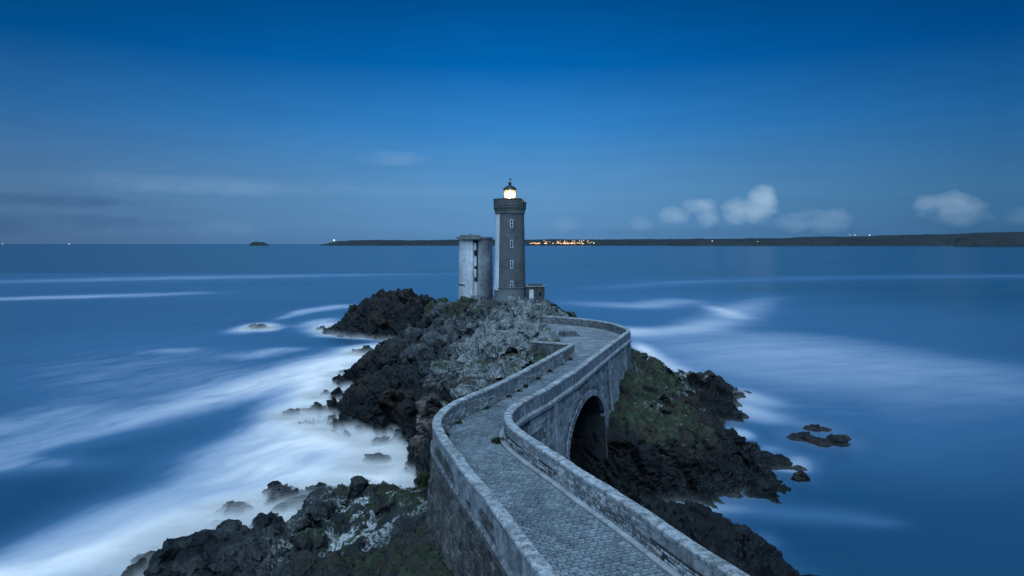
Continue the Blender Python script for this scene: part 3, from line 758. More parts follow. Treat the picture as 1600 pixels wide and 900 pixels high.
# ------------------------------------------------------------------ sea
FOAM=[
 [(-17.8, 90.6, 5.1, 18.9, 0.7), (-22.9, 87.3, 4.91, 15.33, 0.8), (-24.9, 76.0, 5.7, 11.62, 0.6), (-27.9, 69.2, 5.84, 7.72, 0.35)],
 [(-27.9, 124.2, 4.66, 17.74, 0.8), (-23.9, 98.2, 3.68, 13.87, 0.9), (-14.7, 78.5, 3.68, 7.09, 0.9)],
 [(-58.9, 112.3, 34.74, 34.82, 0.28), (-110.8, 168.9, 47.48, 98.41, 0.14), (-28.9, 81.2, 12.18, 18.97, 0.14), (-34.5, 73.6, 13.1, 15.57, 0.12), (-246.9, 479.1, 224.49, 448.75, 0.17)],
 [(54.4, 134.9, 41.72, 54.58, 0.4), (69.6, 118.0, 35.38, 44.34, 0.33), (42.7, 76.0, 21.36, 16.23, 0.17), (64.6, 215.4, 60.55, 130.4, 0.2), (42.5, 90.6, 22.08, 19.25, 0.22), (101.7, 197.3, 64.71, 91.17, 0.16)],
 [(-29.6, 140.6, 3.95, 10.23, 0.8), (-33.5, 127.6, 5.98, 10.3, 0.8), (-37.2, 113.4, 5.85, 8.87, 0.75), (-42.1, 99.9, 5.62, 8.03, 0.5), (-45.8, 88.9, 5.0, 7.28, 0.42), (-49.1, 80.7, 4.54, 6.74, 0.36), (-52.5, 74.8, 4.2, 6.43, 0.33), (-56.6, 70.3, 3.95, 5.68, 0.3)],
 [(-31.0, 118.0, 4.97, 11.2, 0.9), (-29.5, 104.8, 3.93, 8.84, 0.9), (-29.2, 94.3, 3.98, 8.18, 0.8), (-27.1, 82.7, 4.26, 7.86, 0.6), (-27.1, 76.0, 4.27, 6.64, 0.45)],
 [(-9.5, 67.6, 1.9, 3.16, 1.0), (-13.3, 70.9, 2.99, 4.05, 1.0), (-17.4, 74.1, 3.12, 4.41, 0.9), (-21.4, 76.0, 3.56, 5.31, 0.7)],
 [(-9.7, 64.5, 2.42, 3.35, 1.0), (-14.1, 65.4, 3.06, 4.92, 1.0), (-17.6, 62.8, 3.53, 5.66, 0.95), (-20.4, 58.8, 3.31, 4.38, 0.95), (-23.6, 56.0, 3.68, 4.33, 0.95), (-26.3, 52.9, 2.97, 4.18, 0.95), (-28.5, 49.0, 3.22, 3.87, 0.95), (-31.1, 46.1, 3.46, 3.18, 0.9), (-34.9, 44.4, 3.74, 2.72, 0.85)],
 [(-16.8, 56.0, 2.63, 2.53, 1.0), (-21.0, 56.0, 2.63, 2.17, 1.0), (-25.3, 54.1, 2.53, 1.68, 1.0), (-26.7, 50.1, 1.41, 2.02, 1.0)],
 [(-23.6, 66.3, 4.97, 4.05, 0.6), (-28.6, 61.1, 4.58, 3.44, 0.4), (-31.5, 56.0, 4.73, 3.61, 0.45), (-33.8, 50.1, 3.75, 2.88, 0.4)],
 [(-57.2, 87.3, 7.36, 6.13, 0.2), (-60.9, 81.2, 6.85, 5.31, 0.25)],
 [(-47.3, 68.2, 5.76, 2.68, 0.25), (-51.6, 66.3, 4.97, 2.53, 0.25)],
 [(-67.2, 179.2, 5.04, 9.03, 0.75), (-62.0, 176.5, 2.32, 5.84, 0.6)],
 [(-68.1, 207.7, 2.34, 10.11, 0.4), (-67.0, 223.6, 4.61, 9.37, 0.45), (-60.6, 239.5, 6.73, 10.75, 0.4), (-52.2, 242.0, 4.54, 8.23, 0.3)],
 [(-53.2, 189.3, 5.32, 13.43, 0.5), (-43.7, 166.5, 4.68, 5.2, 0.7), (-34.9, 161.9, 4.55, 3.68, 0.5)],
 [(-26.6, 149.5, 4.2, 3.14, 0.5), (-32.2, 143.1, 5.37, 3.84, 0.4)],
 [(-48.0, 142.3, 5.33, 3.79, 0.28), (-51.5, 134.1, 5.03, 3.37, 0.2)],
 [(-69.8, 140.6, 5.27, 3.7, 0.2)],
 [(-207.4, 269.8, 20.23, 8.53, 0.3), (-174.4, 286.3, 24.15, 9.6, 0.33), (-142.9, 304.9, 17.14, 10.89, 0.2)],
 [(-300.7, 391.2, 44.0, 17.93, 0.14), (-207.5, 442.9, 66.42, 22.98, 0.2), (-47.8, 510.3, 47.83, 30.51, 0.15)],
 [(29.7, 171.3, 3.21, 9.63, 0.6), (36.9, 171.3, 6.42, 8.25, 0.36), (48.3, 177.8, 6.67, 8.89, 0.36), (62.1, 200.6, 5.64, 13.2, 0.24), (78.4, 232.4, 6.53, 15.19, 0.24), (108.7, 282.8, 7.95, 14.99, 0.14)],
 [(69.6, 223.6, 3.35, 16.39, 0.5), (67.5, 205.9, 3.86, 5.96, 0.35)],
 [(23.7, 252.4, 14.19, 17.91, 0.15), (45.4, 242.0, 11.34, 10.98, 0.25), (64.3, 263.8, 9.89, 13.04, 0.22)],
 [(44.6, 340.2, 19.13, 16.27, 0.15), (104.4, 397.9, 37.29, 22.25, 0.24), (207.5, 442.9, 62.26, 27.58, 0.22), (352.0, 469.5, 66.0, 30.99, 0.24)],
 [(27.5, 143.1, 1.88, 7.68, 0.8), (27.9, 124.2, 2.33, 4.34, 0.5), (29.7, 111.3, 2.29, 2.9, 0.5)],
 [(32.9, 100.3, 2.82, 3.3, 0.4), (34.7, 95.0, 3.12, 2.96, 0.3)],
 [(31.0, 90.6, 2.21, 3.08, 0.45), (32.1, 86.6, 3.25, 3.52, 0.3)],
 [(26.5, 79.0, 1.48, 2.34, 0.5)],
 [(27.8, 73.1, 2.06, 2.0, 0.2)],
 [(25.4, 67.6, 1.65, 1.07, 0.4), (27.5, 66.7, 1.62, 1.25, 0.4), (29.4, 69.7, 1.57, 1.36, 0.2)],
 [(11.9, 57.5, 0.86, 0.93, 0.55), (14.4, 57.0, 2.14, 1.37, 0.36), (19.5, 56.3, 3.17, 1.78, 0.2), (25.4, 55.2, 3.62, 1.86, 0.15), (28.8, 54.0, 2.02, 1.09, 0.17)],
 [(19.8, 60.3, 3.39, 2.39, 0.12)],
 [(11.4, 64.0, 0.6, 1.53, 0.5)],
 [(19.0, 50.6, 0.95, 1.2, 0.1)],
]

def foam_at(x, y):
    out = np.zeros(len(x))
    for ch in FOAM:
        best = np.zeros(len(x))
        for k in range(len(ch)):
            subs = [ch[k]]
            if k + 1 < len(ch):
                a, b = np.array(ch[k]), np.array(ch[k + 1])
                subs = [tuple(a + (b - a) * t) for t in np.arange(0, 1, .1)]
            for cx, cy, rx, ry, am in subs:
                m = (np.abs(x - cx) < 2.6 * rx) & (np.abs(y - cy) < 2.6 * ry)
                if m.any():
                    g = am * np.exp(-((x[m] - cx) / rx) ** 2 - ((y[m] - cy) / ry) ** 2)
                    best[m] = np.maximum(best[m], g)
        out = 1 - (1 - out) * (1 - best)
    return out
rows = [24.0]
while rows[-1] < 90000: rows.append(rows[-1] * (1.0115 if rows[-1] < 500 else 1.05))
rows = np.array(rows)
tt = np.linspace(-1.5, 1.5, 520)
SX, SY = rows[:, None] * tt[None, :], np.repeat(rows[:, None], len(tt), 1)
fx, fy = SX.ravel(), SY.ravel()
foam = np.zeros(len(fx)); m = fy < 520
foam[m] = foam_at(fx[m], fy[m])
near = fy < 215
sdm = np.full(len(fx), -1e3)
for c in (ISLAND_COAST, HEAD_COAST, ISLET_COAST):
    sdm[near] = np.maximum(sdm[near], poly_sdf(fx[near], fy[near], c))
rim = np.full(len(fx), -1e3)
for sx_, sy_, srx, sh, _ in SEA_ROCKS:
    rim[near] = np.maximum(rim[near], srx - np.hypot(fx[near] - sx_, fy[near] - sy_))
d_any = np.maximum(sdm, rim)
foam_rim = np.where(fx > 0, .05, .30) * np.exp(-(np.maximum(-d_any, 0) / 1.6) ** 2) * near
foam = 1 - (1 - foam) * (1 - foam_rim)
I = np.arange(len(fx)).reshape(SX.shape)
SF = np.stack([I[:-1, :-1], I[:-1, 1:], I[1:, 1:], I[1:, :-1]], -1).reshape(-1, 4)
sea = fast_mesh('sea', np.c_[fx, fy, np.zeros(len(fx))], SF, M['sea'])
set_attr(sea, 'foam', np.clip(foam, 0, 1)); tag(sea, kind='structure')

# surf thrown up along the rocks, averaged into mist
ms = np.clip(foam * 1.25 - .08, 0, 1) * np.exp(-(np.maximum(-d_any - .3, 0) / 2.2) ** 2) * near
ms = np.maximum(ms - .03, 0) * np.where(fx > 6, .18, 1.0)
fm = ms[SF].max(axis=1) > .002
Vl, Fl, Al = [], [], []
sub = SF[fm]; used = np.unique(sub); rmap = np.full(len(fx), -1); rmap[used] = np.arange(len(used)); sub = rmap[sub]
LAY = [.06, .13, .21, .30, .40, .51, .64, .78, .94, 1.12]
for k, zz in enumerate(LAY):
    Vl.append(np.c_[fx[used], fy[used], np.full(len(used), zz)]); Fl.append(sub + k * len(used)); Al.append(ms[used] * (.40 * (1 - k / len(LAY)) ** 1.1))
mist = fast_mesh('surf_mist', np.vstack(Vl), np.vstack(Fl), M['mist'])
set_attr(mist, 'alpha', np.concatenate(Al)); tag(mist, kind='stuff')

# ------------------------------------------------------------------ pieces: stones, cobbles
CAMP = np.array([0, 0, 22.0])
def in_view(p):
    d = p - CAMP
    if d[1] < 1: return False
    u, v = d[0] / d[1] * 1067, -d[2] / d[1] * 1067
    return abs(u) < 800 and -381 < v < 519
PIECE_F = [(4, 5, 6, 7), (0, 1, 5, 4), (1, 2, 6, 5), (2, 3, 7, 6), (3, 0, 4, 7)]
def piece(back, front):
    return np.vstack([back, front])
def emit(name, plural, pieces, mat, parent, limit=300, cap=None):
    """nearest pieces in view become parts of their own, the rest one joined part"""
    sc_ = []
    for i, pc in enumerate(pieces):
        c = pc.mean(0); d = np.linalg.norm(c - CAMP)
        sc_.append((0 if in_view(c) else 1, d, i))
    sc_.sort()
    rest = []
    for k, (vis, d, i) in enumerate(sc_):
        if k < limit and not vis and (cap is None or d < cap):
            pc = pieces[i]; c = pc.mean(0)
            o = obj(name, pc - c, PIECE_F, mat, parent); o.location = c
        else: rest.append(pieces[i])
    if rest:
        V = np.vstack(rest); n = len(rest)
        F = (np.array(PIECE_F)[None] + (np.arange(n) * 8)[:, None, None]).reshape(-1, 4)
        o = fast_mesh(plural, V, F, mat, False, parent)
        set_attr(o, 'shade', np.repeat(rng.random(n), 8)); tag(o, kind='stuff')
def wall_stones(surf, s0, s1, courses, lmin, lmax, proud, keep, joint=.014, jit=.012):
    """stones of a wall face; surf(s, h) -> point and outward normal, arrays"""
    out = []
    for h0, h1 in courses:
        s = s0 + random.uniform(0, lmax)
        while s < s1:
            ln = random.uniform(lmin, lmax)
            a, b = s + joint, min(s + ln, s1 + lmax) - joint
            s += ln
            if not keep((a + b) / 2, (h0 + h1) / 2): continue
            hs = [h0 + joint, h0 + joint, h1 - joint, h1 - joint]; ss = [a, b, b, a]
            hs = [h + random.uniform(-jit, jit) for h in hs]; ss = [q + random.uniform(-jit, jit) for q in ss]
            P, Nn = surf(np.array(ss), np.array(hs))
            pr = random.uniform(*proud)
            c = P.mean(0)
            back = P - Nn * .03
            front = P + (c - P) * .10 + Nn * (pr + np.array([random.uniform(-.006, .006) for _ in range(4)])[:, None])
            out.append(piece(back, front))
    return out
def courses(h0, h1, lo, hi):
    r = []; h = h0
    while h < h1 - lo * .5:
        d = min(random.uniform(lo, hi), h1 - h); r.append((h, h + d)); h += d
    return r

# ------------------------------------------------------------------ causeway
cw = thing('stone_causeway', 'curved cobbled stone causeway with grey parapets and one arch leading to the lighthouse rock', 'causeway', (0, 36, 0))
def part_parent(o, parent):
    """keep world coordinates of meshes written in world space under the causeway empty"""
    o.parent = parent
    o.matrix_parent_inverse = parent.matrix_world.inverted()
    return o
cw.location = (0, 0, 0)

YC, AR, ZS, AB = 53.6, 6.0, 6.97, 2.9       # vault: centre (along), half span, spring height, rise
sR_arch0, sR_arch1 = PR.s_of_y(YC - AR), PR.s_of_y(YC + AR)
scs = np.linspace(0, KC[-1], 330)
e0, e1 = np.interp([sR_arch0, sR_arch1], KR, KC)
scs = np.unique(np.r_[scs, e0 - .004, e0 + .004, e1 - .004, e1 + .004, np.linspace(e0 + .01, e1 - .01, 60)])
LV = 9
Lw, nL = PL.at(np.interp(scs, KC, KL)); Rw, nR = PR.at(np.interp(scs, KC, KR))
yR = Rw[:, 1]
inside = (scs > e0) & (scs < e1)
tau = np.clip((yR - YC) / AR, -1, 1)
zb = np.where(inside, ZS + AB * np.sqrt(np.maximum(0, 1 - tau ** 2)), -1.5)
zt = zdeck((Lw[:, 1] + Rw[:, 1]) / 2) - .02
BAT = .075
def off_wall(z, zd): return TH - .02 + BAT * np.maximum(0, zd - z)
V = []
n = len(scs)
for side, (Wp, Wn) in enumerate(((Lw, nL), (Rw, nR))):
    for k in range(LV):
        zz = zb + (zt - zb) * k / (LV - 1)
        p = Wp + Wn * off_wall(zz, zt)[:, None]
        nzv = (fbm(np.c_[p, zz] * .8, 3, 7) - .5) * .10
        p = p + Wn * nzv[:, None]
        V.append(np.c_[p, zz])
V = np.vstack(V)
def vid(side, k, i): return (side * LV + k) * n + i
F = []
for i in range(n - 1):
    for k in range(LV - 1):
        F.append((vid(0, k, i + 1), vid(0, k, i), vid(0, k + 1, i), vid(0, k + 1, i + 1)))
        F.append((vid(1, k, i), vid(1, k, i + 1), vid(1, k + 1, i + 1), vid(1, k + 1, i)))
    F.append((vid(0, 0, i), vid(0, 0, i + 1), vid(1, 0, i + 1), vid(1, 0, i)))
for i in (0, n - 1):
    F += [(vid(0, k, i), vid(1, k, i), vid(1, k + 1, i), vid(0, k + 1, i)) for k in range(LV - 1)]
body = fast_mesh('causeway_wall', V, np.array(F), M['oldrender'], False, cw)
body.data.materials.append(M['vault_shade'])  # underside faces carry the painted vault shade
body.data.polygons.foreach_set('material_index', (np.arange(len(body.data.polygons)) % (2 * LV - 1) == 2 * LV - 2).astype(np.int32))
# paving bed and cobbles
sl, sr = stat(scs)
V = np.vstack([np.c_[sl + nL * .1, zt - .012], np.c_[sr + nR * .1, zt - .012]])
F = [(i, n + i, n + i + 1, i + 1) for i in range(n - 1)]
paving = fast_mesh('paving', V, np.array(F), M['joint'], False, cw)
cob = []
s = float(np.interp(PL.s_of_y(15), KL, KC)); row = 0
while s < KC[-1] - .1:
    dl = random.uniform(.17, .215)
    a, b = stat(np.array([s, s + dl])); w = np.linalg.norm(b[0] - a[0])
    nc = int(w / .285); ph = (row % 2) * .5 + random.uniform(-.1, .1)
    zc = float(zdeck((a[0, 1] + b[0, 1]) / 2))
    tpos = [(j + ph + random.uniform(-.10, .10)) / nc for j in range(-1, nc + 2)]
    sag = random.uniform(-.01, .01)
    for j in range(len(tpos) - 1):
        t0, t1 = max(.004, tpos[j]), min(.996, tpos[j + 1])
        if (t1 - t0) * w < .09: continue
        tg, sg = .013 / w, .023
        f0, f1 = sg / dl, 1 - sg / dl
        q = []
        for t_, f_ in ((t0 + tg, f0), (t1 - tg, f0), (t1 - tg, f1), (t0 + tg, f1)):
            f_ += random.uniform(-.035, .035); t_ += random.uniform(-.006, .006) / w
            A = a[0] * (1 - f_) + a[1] * f_; B = b[0] * (1 - f_) + b[1] * f_
            # rows bow slightly towards the far end
            P = A + (B - A) * t_
            q.append((*P, 0))
        q = np.array(q); c = q.mean(0)
        cam_ = .03 * (1 - (2 * (t0 + t1) / 2 - 1) ** 2)
        hz = zc + cam_ + random.uniform(-.010, .010) + .05 * (float(vnoise(np.array([[c[0] * .6, c[1] * .6, 0]]), 5)[0]) - .5)
        back = q.copy(); back[:, 2] = zc - .05
        front = q + (c - q) * .11; front[:, 2] = hz + np.array([random.uniform(-.005, .005) for _ in range(4)])
        cob.append(piece(back, front))
    s += dl; row += 1
emit('cobble', 'cobbles', cob, M['cobble'], paving)

def sweep(name, path, s0, s1, prof, mat, parent, ds=.25, wob=.024, seed=1, zf=None):
    """prof: closed list of (offset outward, height above deck); end caps added"""
    ns = max(2, int((s1 - s0) / ds)); ss = np.linspace(s0, s1, ns)
    V = []
    for o_, h_ in prof:
        p, nn = path.at(ss, o_)
        zz = zdeck(p[:, 1]) + h_
        wv = (fbm(np.c_[p, zz] * 1.4, 3, seed) - .5) * 2 * wob
        V.append(np.c_[p + nn * wv[:, None], zz + wv * .6])
    V = np.vstack(V); m_ = len(prof); F = []
    for k in range(m_):
        k2 = (k + 1) % m_
        for i in range(ns - 1):
            F.append((k * ns + i, k * ns + i + 1, k2 * ns + i + 1, k2 * ns + i))
    F = [tuple(f) for f in F]
    F.append(tuple(k * ns for k in range(m_))); F.append(tuple(k * ns + ns - 1 for k in range(m_))[::-1])
    return obj(name, V, F, mat, parent)
H = 1.1
def cope_stones(path, s0, s1, parent, lo=.8, hi=1.25):
    s = s0
    while s < s1 - .2:
        ln = min(random.uniform(lo, hi), s1 - s)
        a, b = s + .008, s + ln - .008
        dz = random.uniform(-.016, .016)
        w0, w1 = -.012 + random.uniform(-.014, .014), TH + .012 + random.uniform(-.014, .014)
        prof = [(w0, H - .17), (w0, H - .05 + dz), (w0 + .035, H + dz), ((w0 + w1) / 2, H + .018 + dz), (w1 - .035, H + dz), (w1, H - .05 + dz), (w1, H - .17)]
        ns = 4; ss = np.linspace(a, b, ns); V = []
        for o_, h_ in prof:
            p, nn = path.at(ss, o_)
            wv = (fbm(np.c_[p, p[:, :1] * 0 + h_] * 2.2, 3, 5) - .5) * .04
            V.append(np.c_[p + nn * wv[:, None] * .6, zdeck(p[:, 1]) + h_ + wv * .7])
        V = np.vstack(V); m_ = len(prof); F = []
        for k in range(m_):
            k2 = (k + 1) % m_
            for i in range(ns - 1): F.append((k * ns + i, k * ns + i + 1, k2 * ns + i + 1, k2 * ns + i))
        F.append(tuple(k * ns for k in range(m_))); F.append(tuple(k * ns + ns - 1 for k in range(m_))[::-1])
        obj('coping_stone', V, F, M['cope'], parent)
        s += ln
def surf_of(path, off=None, sign=1):
    def f(s, h):
        p, n = path.at(s)
        zd = zdeck(p[:, 1])
        o_ = off(h) if off else 0 * h
        p = p + n * o_[:, None]
        return np.c_[p, zd + h], np.c_[n * sign, 0 * s]
    return f
PROF = [(0, -.1), (0, H - .16), (TH, H - .16), (TH, -.1)]
sLend = PL.len; sL0 = PL.s_of_y(6)
sR0 = PR.s_of_y(8); sRend = PRF.s_of_y(75.8)
par_l = sweep('parapet', PL, sL0, sLend, PROF, M['pale'], cw, seed=2)
par_r = sweep('parapet', PRF, sR0, sRend, PROF, M['pale'], cw, seed=3)
par_l.data.materials.append(M['render'])
_ns = (len(par_l.data.polygons) - 2) // 4
for _i, _p in enumerate(par_l.data.polygons):
    if 2 * _ns <= _i < 3 * _ns: _p.material_index = 1
par_l['label'] = 'left parapet with a smooth pale top'; par_r['label'] = 'right parapet with rough stones showing along its foot'
cope_stones(PL, sL0, sLend, par_l); cope_stones(PRF, sR0, sRend, par_r)
# rubble showing on the path side of the right wall
def keep_r(s, h):
    p = PRF.at(np.array([s]))[0][0]
    v_ = fbm(np.array([[p[0] * .5, p[1] * .5, h * .8]]), 3, 15)[0]
    return (h < .56 and random.random() < .93) or h < .30 + (v_ - .38) * 2.3
st_r = wall_stones(surf_of(PRF, None, -1), PRF.s_of_y(14), PRF.s_of_y(40), courses(.14, .90, .095, .15), .17, .36, (.012, .035), keep_r)
emit('stone', 'stones', st_r, M['pstone'], par_r)
sweep('mortar', PRF, PRF.s_of_y(14), PRF.s_of_y(39.5), [(-.010, .05), (-.010, .58), (.02, .60), (.02, .05)], M['joint'], par_r, seed=33, wob=.008)
def keep_l(s, h):
    p = PL.at(np.array([s]))[0][0]
    v_ = fbm(np.array([[p[0] * .5, p[1] * .5, h * .8]]), 3, 25)[0]
    return h < .35 + (v_ - .42) * 2.5
st_l = wall_stones(surf_of(PL, None, -1), PL.s_of_y(36), PL.len - .1, courses(.02, .85, .12, .18), .22, .48, (.012, .03), keep_l)
emit('stone', 'stones', st_l, M['pstone'], par_l, 150)
# kerb at the foot of the right wall
sweep('kerb', PRF, PRF.s_of_y(12), PRF.s_of_y(38.5), [(-.24, -.04), (-.24, .10), (-.20, .135), (.02, .14), (.02, -.04)], M['kerb'], cw, seed=8, wob=.01)
# string courses outside
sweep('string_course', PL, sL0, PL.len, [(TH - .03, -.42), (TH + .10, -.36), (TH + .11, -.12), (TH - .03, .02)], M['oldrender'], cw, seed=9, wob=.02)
sweep('string_course', PRF, PRF.s_of_y(30), sRend, [(TH - .03, -.16), (TH + .13, -.10), (TH + .14, .12), (TH - .03, .30)], M['string'], cw, seed=10, wob=.03)
# outer wall stones
def out_off(h): return TH + .01 + BAT * np.maximum(0, -h)
def keep_ol(s, h):
    p = PL.at(np.array([s]))[0][0]
    return fbm(np.array([[p[0] * .4, p[1] * .4, h * .5]]), 3, 35)[0] < .60
st = wall_stones(surf_of(PL, out_off, 1), PL.s_of_y(17), PL.s_of_y(41), courses(-5.2, -.45, .22, .36), .30, .75, (.015, .06), keep_ol, .02, .03)
st += wall_stones(surf_of(PL, out_off, 1), PL.s_of_y(17), PL.s_of_y(41), courses(.05, .62, .18, .28), .30, .7, (.012, .035), lambda s, h: keep_ol(s, h) and h < .45 + .5 * math.sin(s * .9), .016, .02)
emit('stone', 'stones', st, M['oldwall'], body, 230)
def arch_z(y):
    t_ = (y - YC) / AR
    return ZS + AB * math.sqrt(1 - t_ * t_) if abs(t_) < 1 else -9
def keep_or(s, h):
    p = PRF.at(np.array([s]))[0][0]
    z_ = float(zdeck(p[1])) + h
    t_ = (p[1] - YC) / (AR + .75)
    if abs(t_) < 1 and z_ < ZS + (AB + .62) * math.sqrt(1 - t_ * t_) + .1: return False
    if abs(p[1] - 45.3) < .42 or abs(p[1] - 63.2) < .42: return False
    return fbm(np.array([[p[0] * .4, p[1] * .4, h * .5]]), 3, 45)[0] < .66
st = wall_stones(surf_of(PRF, out_off, 1), PRF.s_of_y(40.5), PRF.s_of_y(75.5), courses(-6.5, -.2, .30, .42), .45, .95, (.008, .03), keep_or, .014, .015)
emit('stone', 'stones', st, M['wall'], body, 70)
# voussoirs
nv = 27
th = np.linspace(-math.pi / 2, math.pi / 2, nv + 1)
for k in range(nv):
    quad = []
    for r_ in (0, 1):
        for a in ((th[k] + .006, th[k + 1] - .006) if r_ == 0 else (th[k + 1] - .006, th[k] + .006)):
            yy = YC + (AR + .62 * r_ - .01) * math.sin(a); zz = ZS + (AB + .5 * r_ - .01) * math.cos(a)
            quad.append((yy, zz))
    ys = np.array([q[0] for q in quad]); zs = np.array([q[1] for q in quad])
    ss = np.array([PRF.s_of_y(q) for q in ys]); p, nn = PRF.at(ss)
    o_ = off_wall(zs, zdeck(p[:, 1]))
    front = np.c_[p + nn * (o_ + .07)[:, None], zs]; back = np.c_[p + nn * (o_ - .3)[:, None], zs]
    obj('voussoir', np.vstack([back, front]), PIECE_F, M['wall'], cw)
# buttress strips each side of the arch, and one at the terrace
for yc_ in (45.3, 63.2, 72.0):
    s_ = PRF.s_of_y(yc_); V = []
    for zz in (-1.0, float(zdeck(yc_)) - .12):
        for ds_, pr in ((-.35, -.2), (.35, -.2), (.35, .16), (-.35, .16)):
            p, nn = PRF.at(np.array([s_ + ds_])); o_ = off_wall(zz, float(zdeck(yc_)))
            q = p[0] + nn[0] * (o_ + pr); V.append((q[0], q[1], zz))
    obj('buttress', V, [(4, 5, 6, 7), (0, 1, 5, 4), (1, 2, 6, 5), (2, 3, 7, 6), (3, 0, 4, 7)], M['wall'], cw)
# terrace: retaining wall, floor, parapet
sT0, sT1 = PRF.s_of_y(63.9), PRF.len
ss = np.linspace(PR.len - .3, sT1, 120); p, nn = PRF.at(ss); V = []
for zf in np.linspace(0, 1, 7):
    zd = zdeck(p[:, 1]) - .03; zz = zd - 6.0 * (1 - zf)
    q = p + nn * off_wall(zz, zd)[:, None]; V.append(np.c_[q, zz])
V = np.vstack(V); m_ = len(ss)
obj('terrace_wall', V, [(k * m_ + i, k * m_ + i + 1, (k + 1) * m_ + i + 1, (k + 1) * m_ + i) for k in range(6) for i in range(m_ - 1)], M['oldrender'], cw)
tp = [tuple(q) for q in PR_full[iR - 2:][::3]] + [(4.0, 94), (2.6, 86), (3.2, 76), (4.2, 66), (5.7, 64.8)]
V = [(a, b, float(zdeck(b)) - .016) for a, b in tp]
import bmesh
bm = bmesh.new(); bm.faces.new([bm.verts.new(v) for v in V]); bmesh.ops.triangulate(bm, faces=bm.faces[:])
me = bpy.data.meshes.new('terrace_floor'); bm.to_mesh(me); bm.free(); me.materials.append(M['terrace'])
o = bpy.data.objects.new('terrace_floor', me); COL.objects.link(o); o.parent = cw
Hs = H
par_t = sweep('parapet', PRF, sRend + .012, sT1, [(0, -.1), (0, .86), (TH, .86), (TH, -.9)], M['oldrender'], cw, seed=13)
par_t['label'] = 'low dark curved parapet round the terrace'
H = 1.0
cope_stones(PRF, sRend + .012, sT1, par_t)
H = 1.1
# return wall at the end of the left parapet
RW = Path(resample([(5.75, 65.25), (4.0, 66.1), (1.9, 67.3)], .2, 2), 1)
ret = sweep('return_wall', RW, 0, RW.len, [(-.02, -1.9), (-.02, H - .14), (.40, H - .14), (.40, -1.9)], M['oldrender'], cw, seed=14)
sweep('coping', RW, -.0, RW.len, [(-.06, H - .135), (-.06, H), (.44, H), (.44, H - .135)], M['cope'], ret, seed=15)

# ------------------------------------------------------------------ lighthouse
LX, LY, LZ = -.37, 120.0, 12.1
def px(v): return 22 - (v - 381) * LY / 1067
M['tower'] = stone_mat('tower_granite', (.095, .100, .100), (.125, .131, .131), 1.6, ((.15, .156, .156), .4), 0, streak=.06, bumps=.3)
M['towerlow'] = stone_mat('tower_base', (.14, .15, .155), (.19, .20, .205), .5, None, 0, bumps=.3)
M['white'] = stone_mat('white_paint', (.62, .65, .67), (.80, .82, .83), .6, None, 0, bumps=.1)
M['gallery'] = stone_mat('gallery_stone', (.10, .10, .098), (.17, .168, .16), .6, None, .2)
M['iron'] = simple('dark_iron', (.03, .028, .027), .5, .3)
M['glass'] = simple('window_glass', (.02, .03, .04), .12)
def glazing_mat():
    m = bpy.data.materials.new('lantern_glass'); m.use_nodes = True; t = m.node_tree; t.nodes.clear()
    tr = N(t, 'ShaderNodeBsdfTransparent'); gl = N(t, 'ShaderNodeBsdfGlossy'); gl.inputs['Roughness'].default_value = .05
    mx = N(t, 'ShaderNodeMixShader'); mx.inputs[0].default_value = .08
    t.links.new(tr.outputs[0], mx.inputs[1]); t.links.new(gl.outputs[0], mx.inputs[2])
    o = N(t, 'ShaderNodeOutputMaterial'); t.links.new(mx.outputs[0], o.inputs[0]); return m
M['glazing'] = glazing_mat()
def emit_mat(name, col, st):
    m = bpy.data.materials.new(name); m.use_nodes = True; t = m.node_tree; t.nodes.clear()
    e = N(t, 'ShaderNodeEmission'); e.inputs[0].default_value = (*col, 1); e.inputs[1].default_value = st
    o = N(t, 'ShaderNodeOutputMaterial'); t.links.new(e.outputs[0], o.inputs[0]); return m
M['lamp'] = emit_mat('lamp_glow', (1.0, .80, .46), 300)
def lens_mat():
    m = bpy.data.materials.new('lamp_lens'); m.use_nodes = True; t = m.node_tree; t.nodes.clear()
    e = N(t, 'ShaderNodeEmission'); e.inputs[0].default_value = (1.0, .58, .20, 1); e.inputs[1].default_value = 3.2
    tr = N(t, 'ShaderNodeBsdfTransparent'); mx = N(t, 'ShaderNodeMixShader'); mx.inputs[0].default_value = .7
    t.links.new(tr.outputs[0], mx.inputs[1]); t.links.new(e.outputs[0], mx.inputs[2])
    o = N(t, 'ShaderNodeOutputMaterial'); t.links.new(mx.outputs[0], o.inputs[0]); return m
M['lens'] = lens_mat()

lh = thing('lighthouse', 'tall grey granite lighthouse tower with white painted strip and lit lantern', 'lighthouse', (LX, LY, 0))
zb0, zs0, zs1, zg0, zg1 = px(468.5) - 1.2, px(449), px(335), px(325), px(312.5)
MB().lathe([(2.86, zb0), (2.83, zs0 - .12)], 48, caps=False).build('tower_base', M['towerlow'], lh, True)
MB().lathe([(2.86, zs0 - .12), (2.90, zs0 - .06), (2.90, zs0 + .06), (2.80, zs0 + .10)], 48).build('string_course', M['gallery'], lh)
def shaft_r(z_): return 2.76 + (2.50 - 2.76) * (z_ - zs0) / (zs1 - zs0)
MB().lathe([(shaft_r(zs0), zs0), (shaft_r((zs0 + zs1) / 2), (zs0 + zs1) / 2), (shaft_r(zs1), zs1 + .05)], 64, caps=False).build('shaft', M['tower'], lh, True)
mb = MB()
for j in range(12):
    za, zc_ = zs0 + .1 + (zs1 - zs0 - .1) * j / 12, zs0 + .1 + (zs1 - zs0 - .1) * (j + 1) / 12
    mb.arcbox(shaft_r(zc_) - .05, shaft_r(zc_) + .02, R_(-150), R_(-44.5), za, zc_, 20, r0b=shaft_r(za) - .05, r1b=shaft_r(za) + .02)
mb.build('white_strip', M['white'], lh)
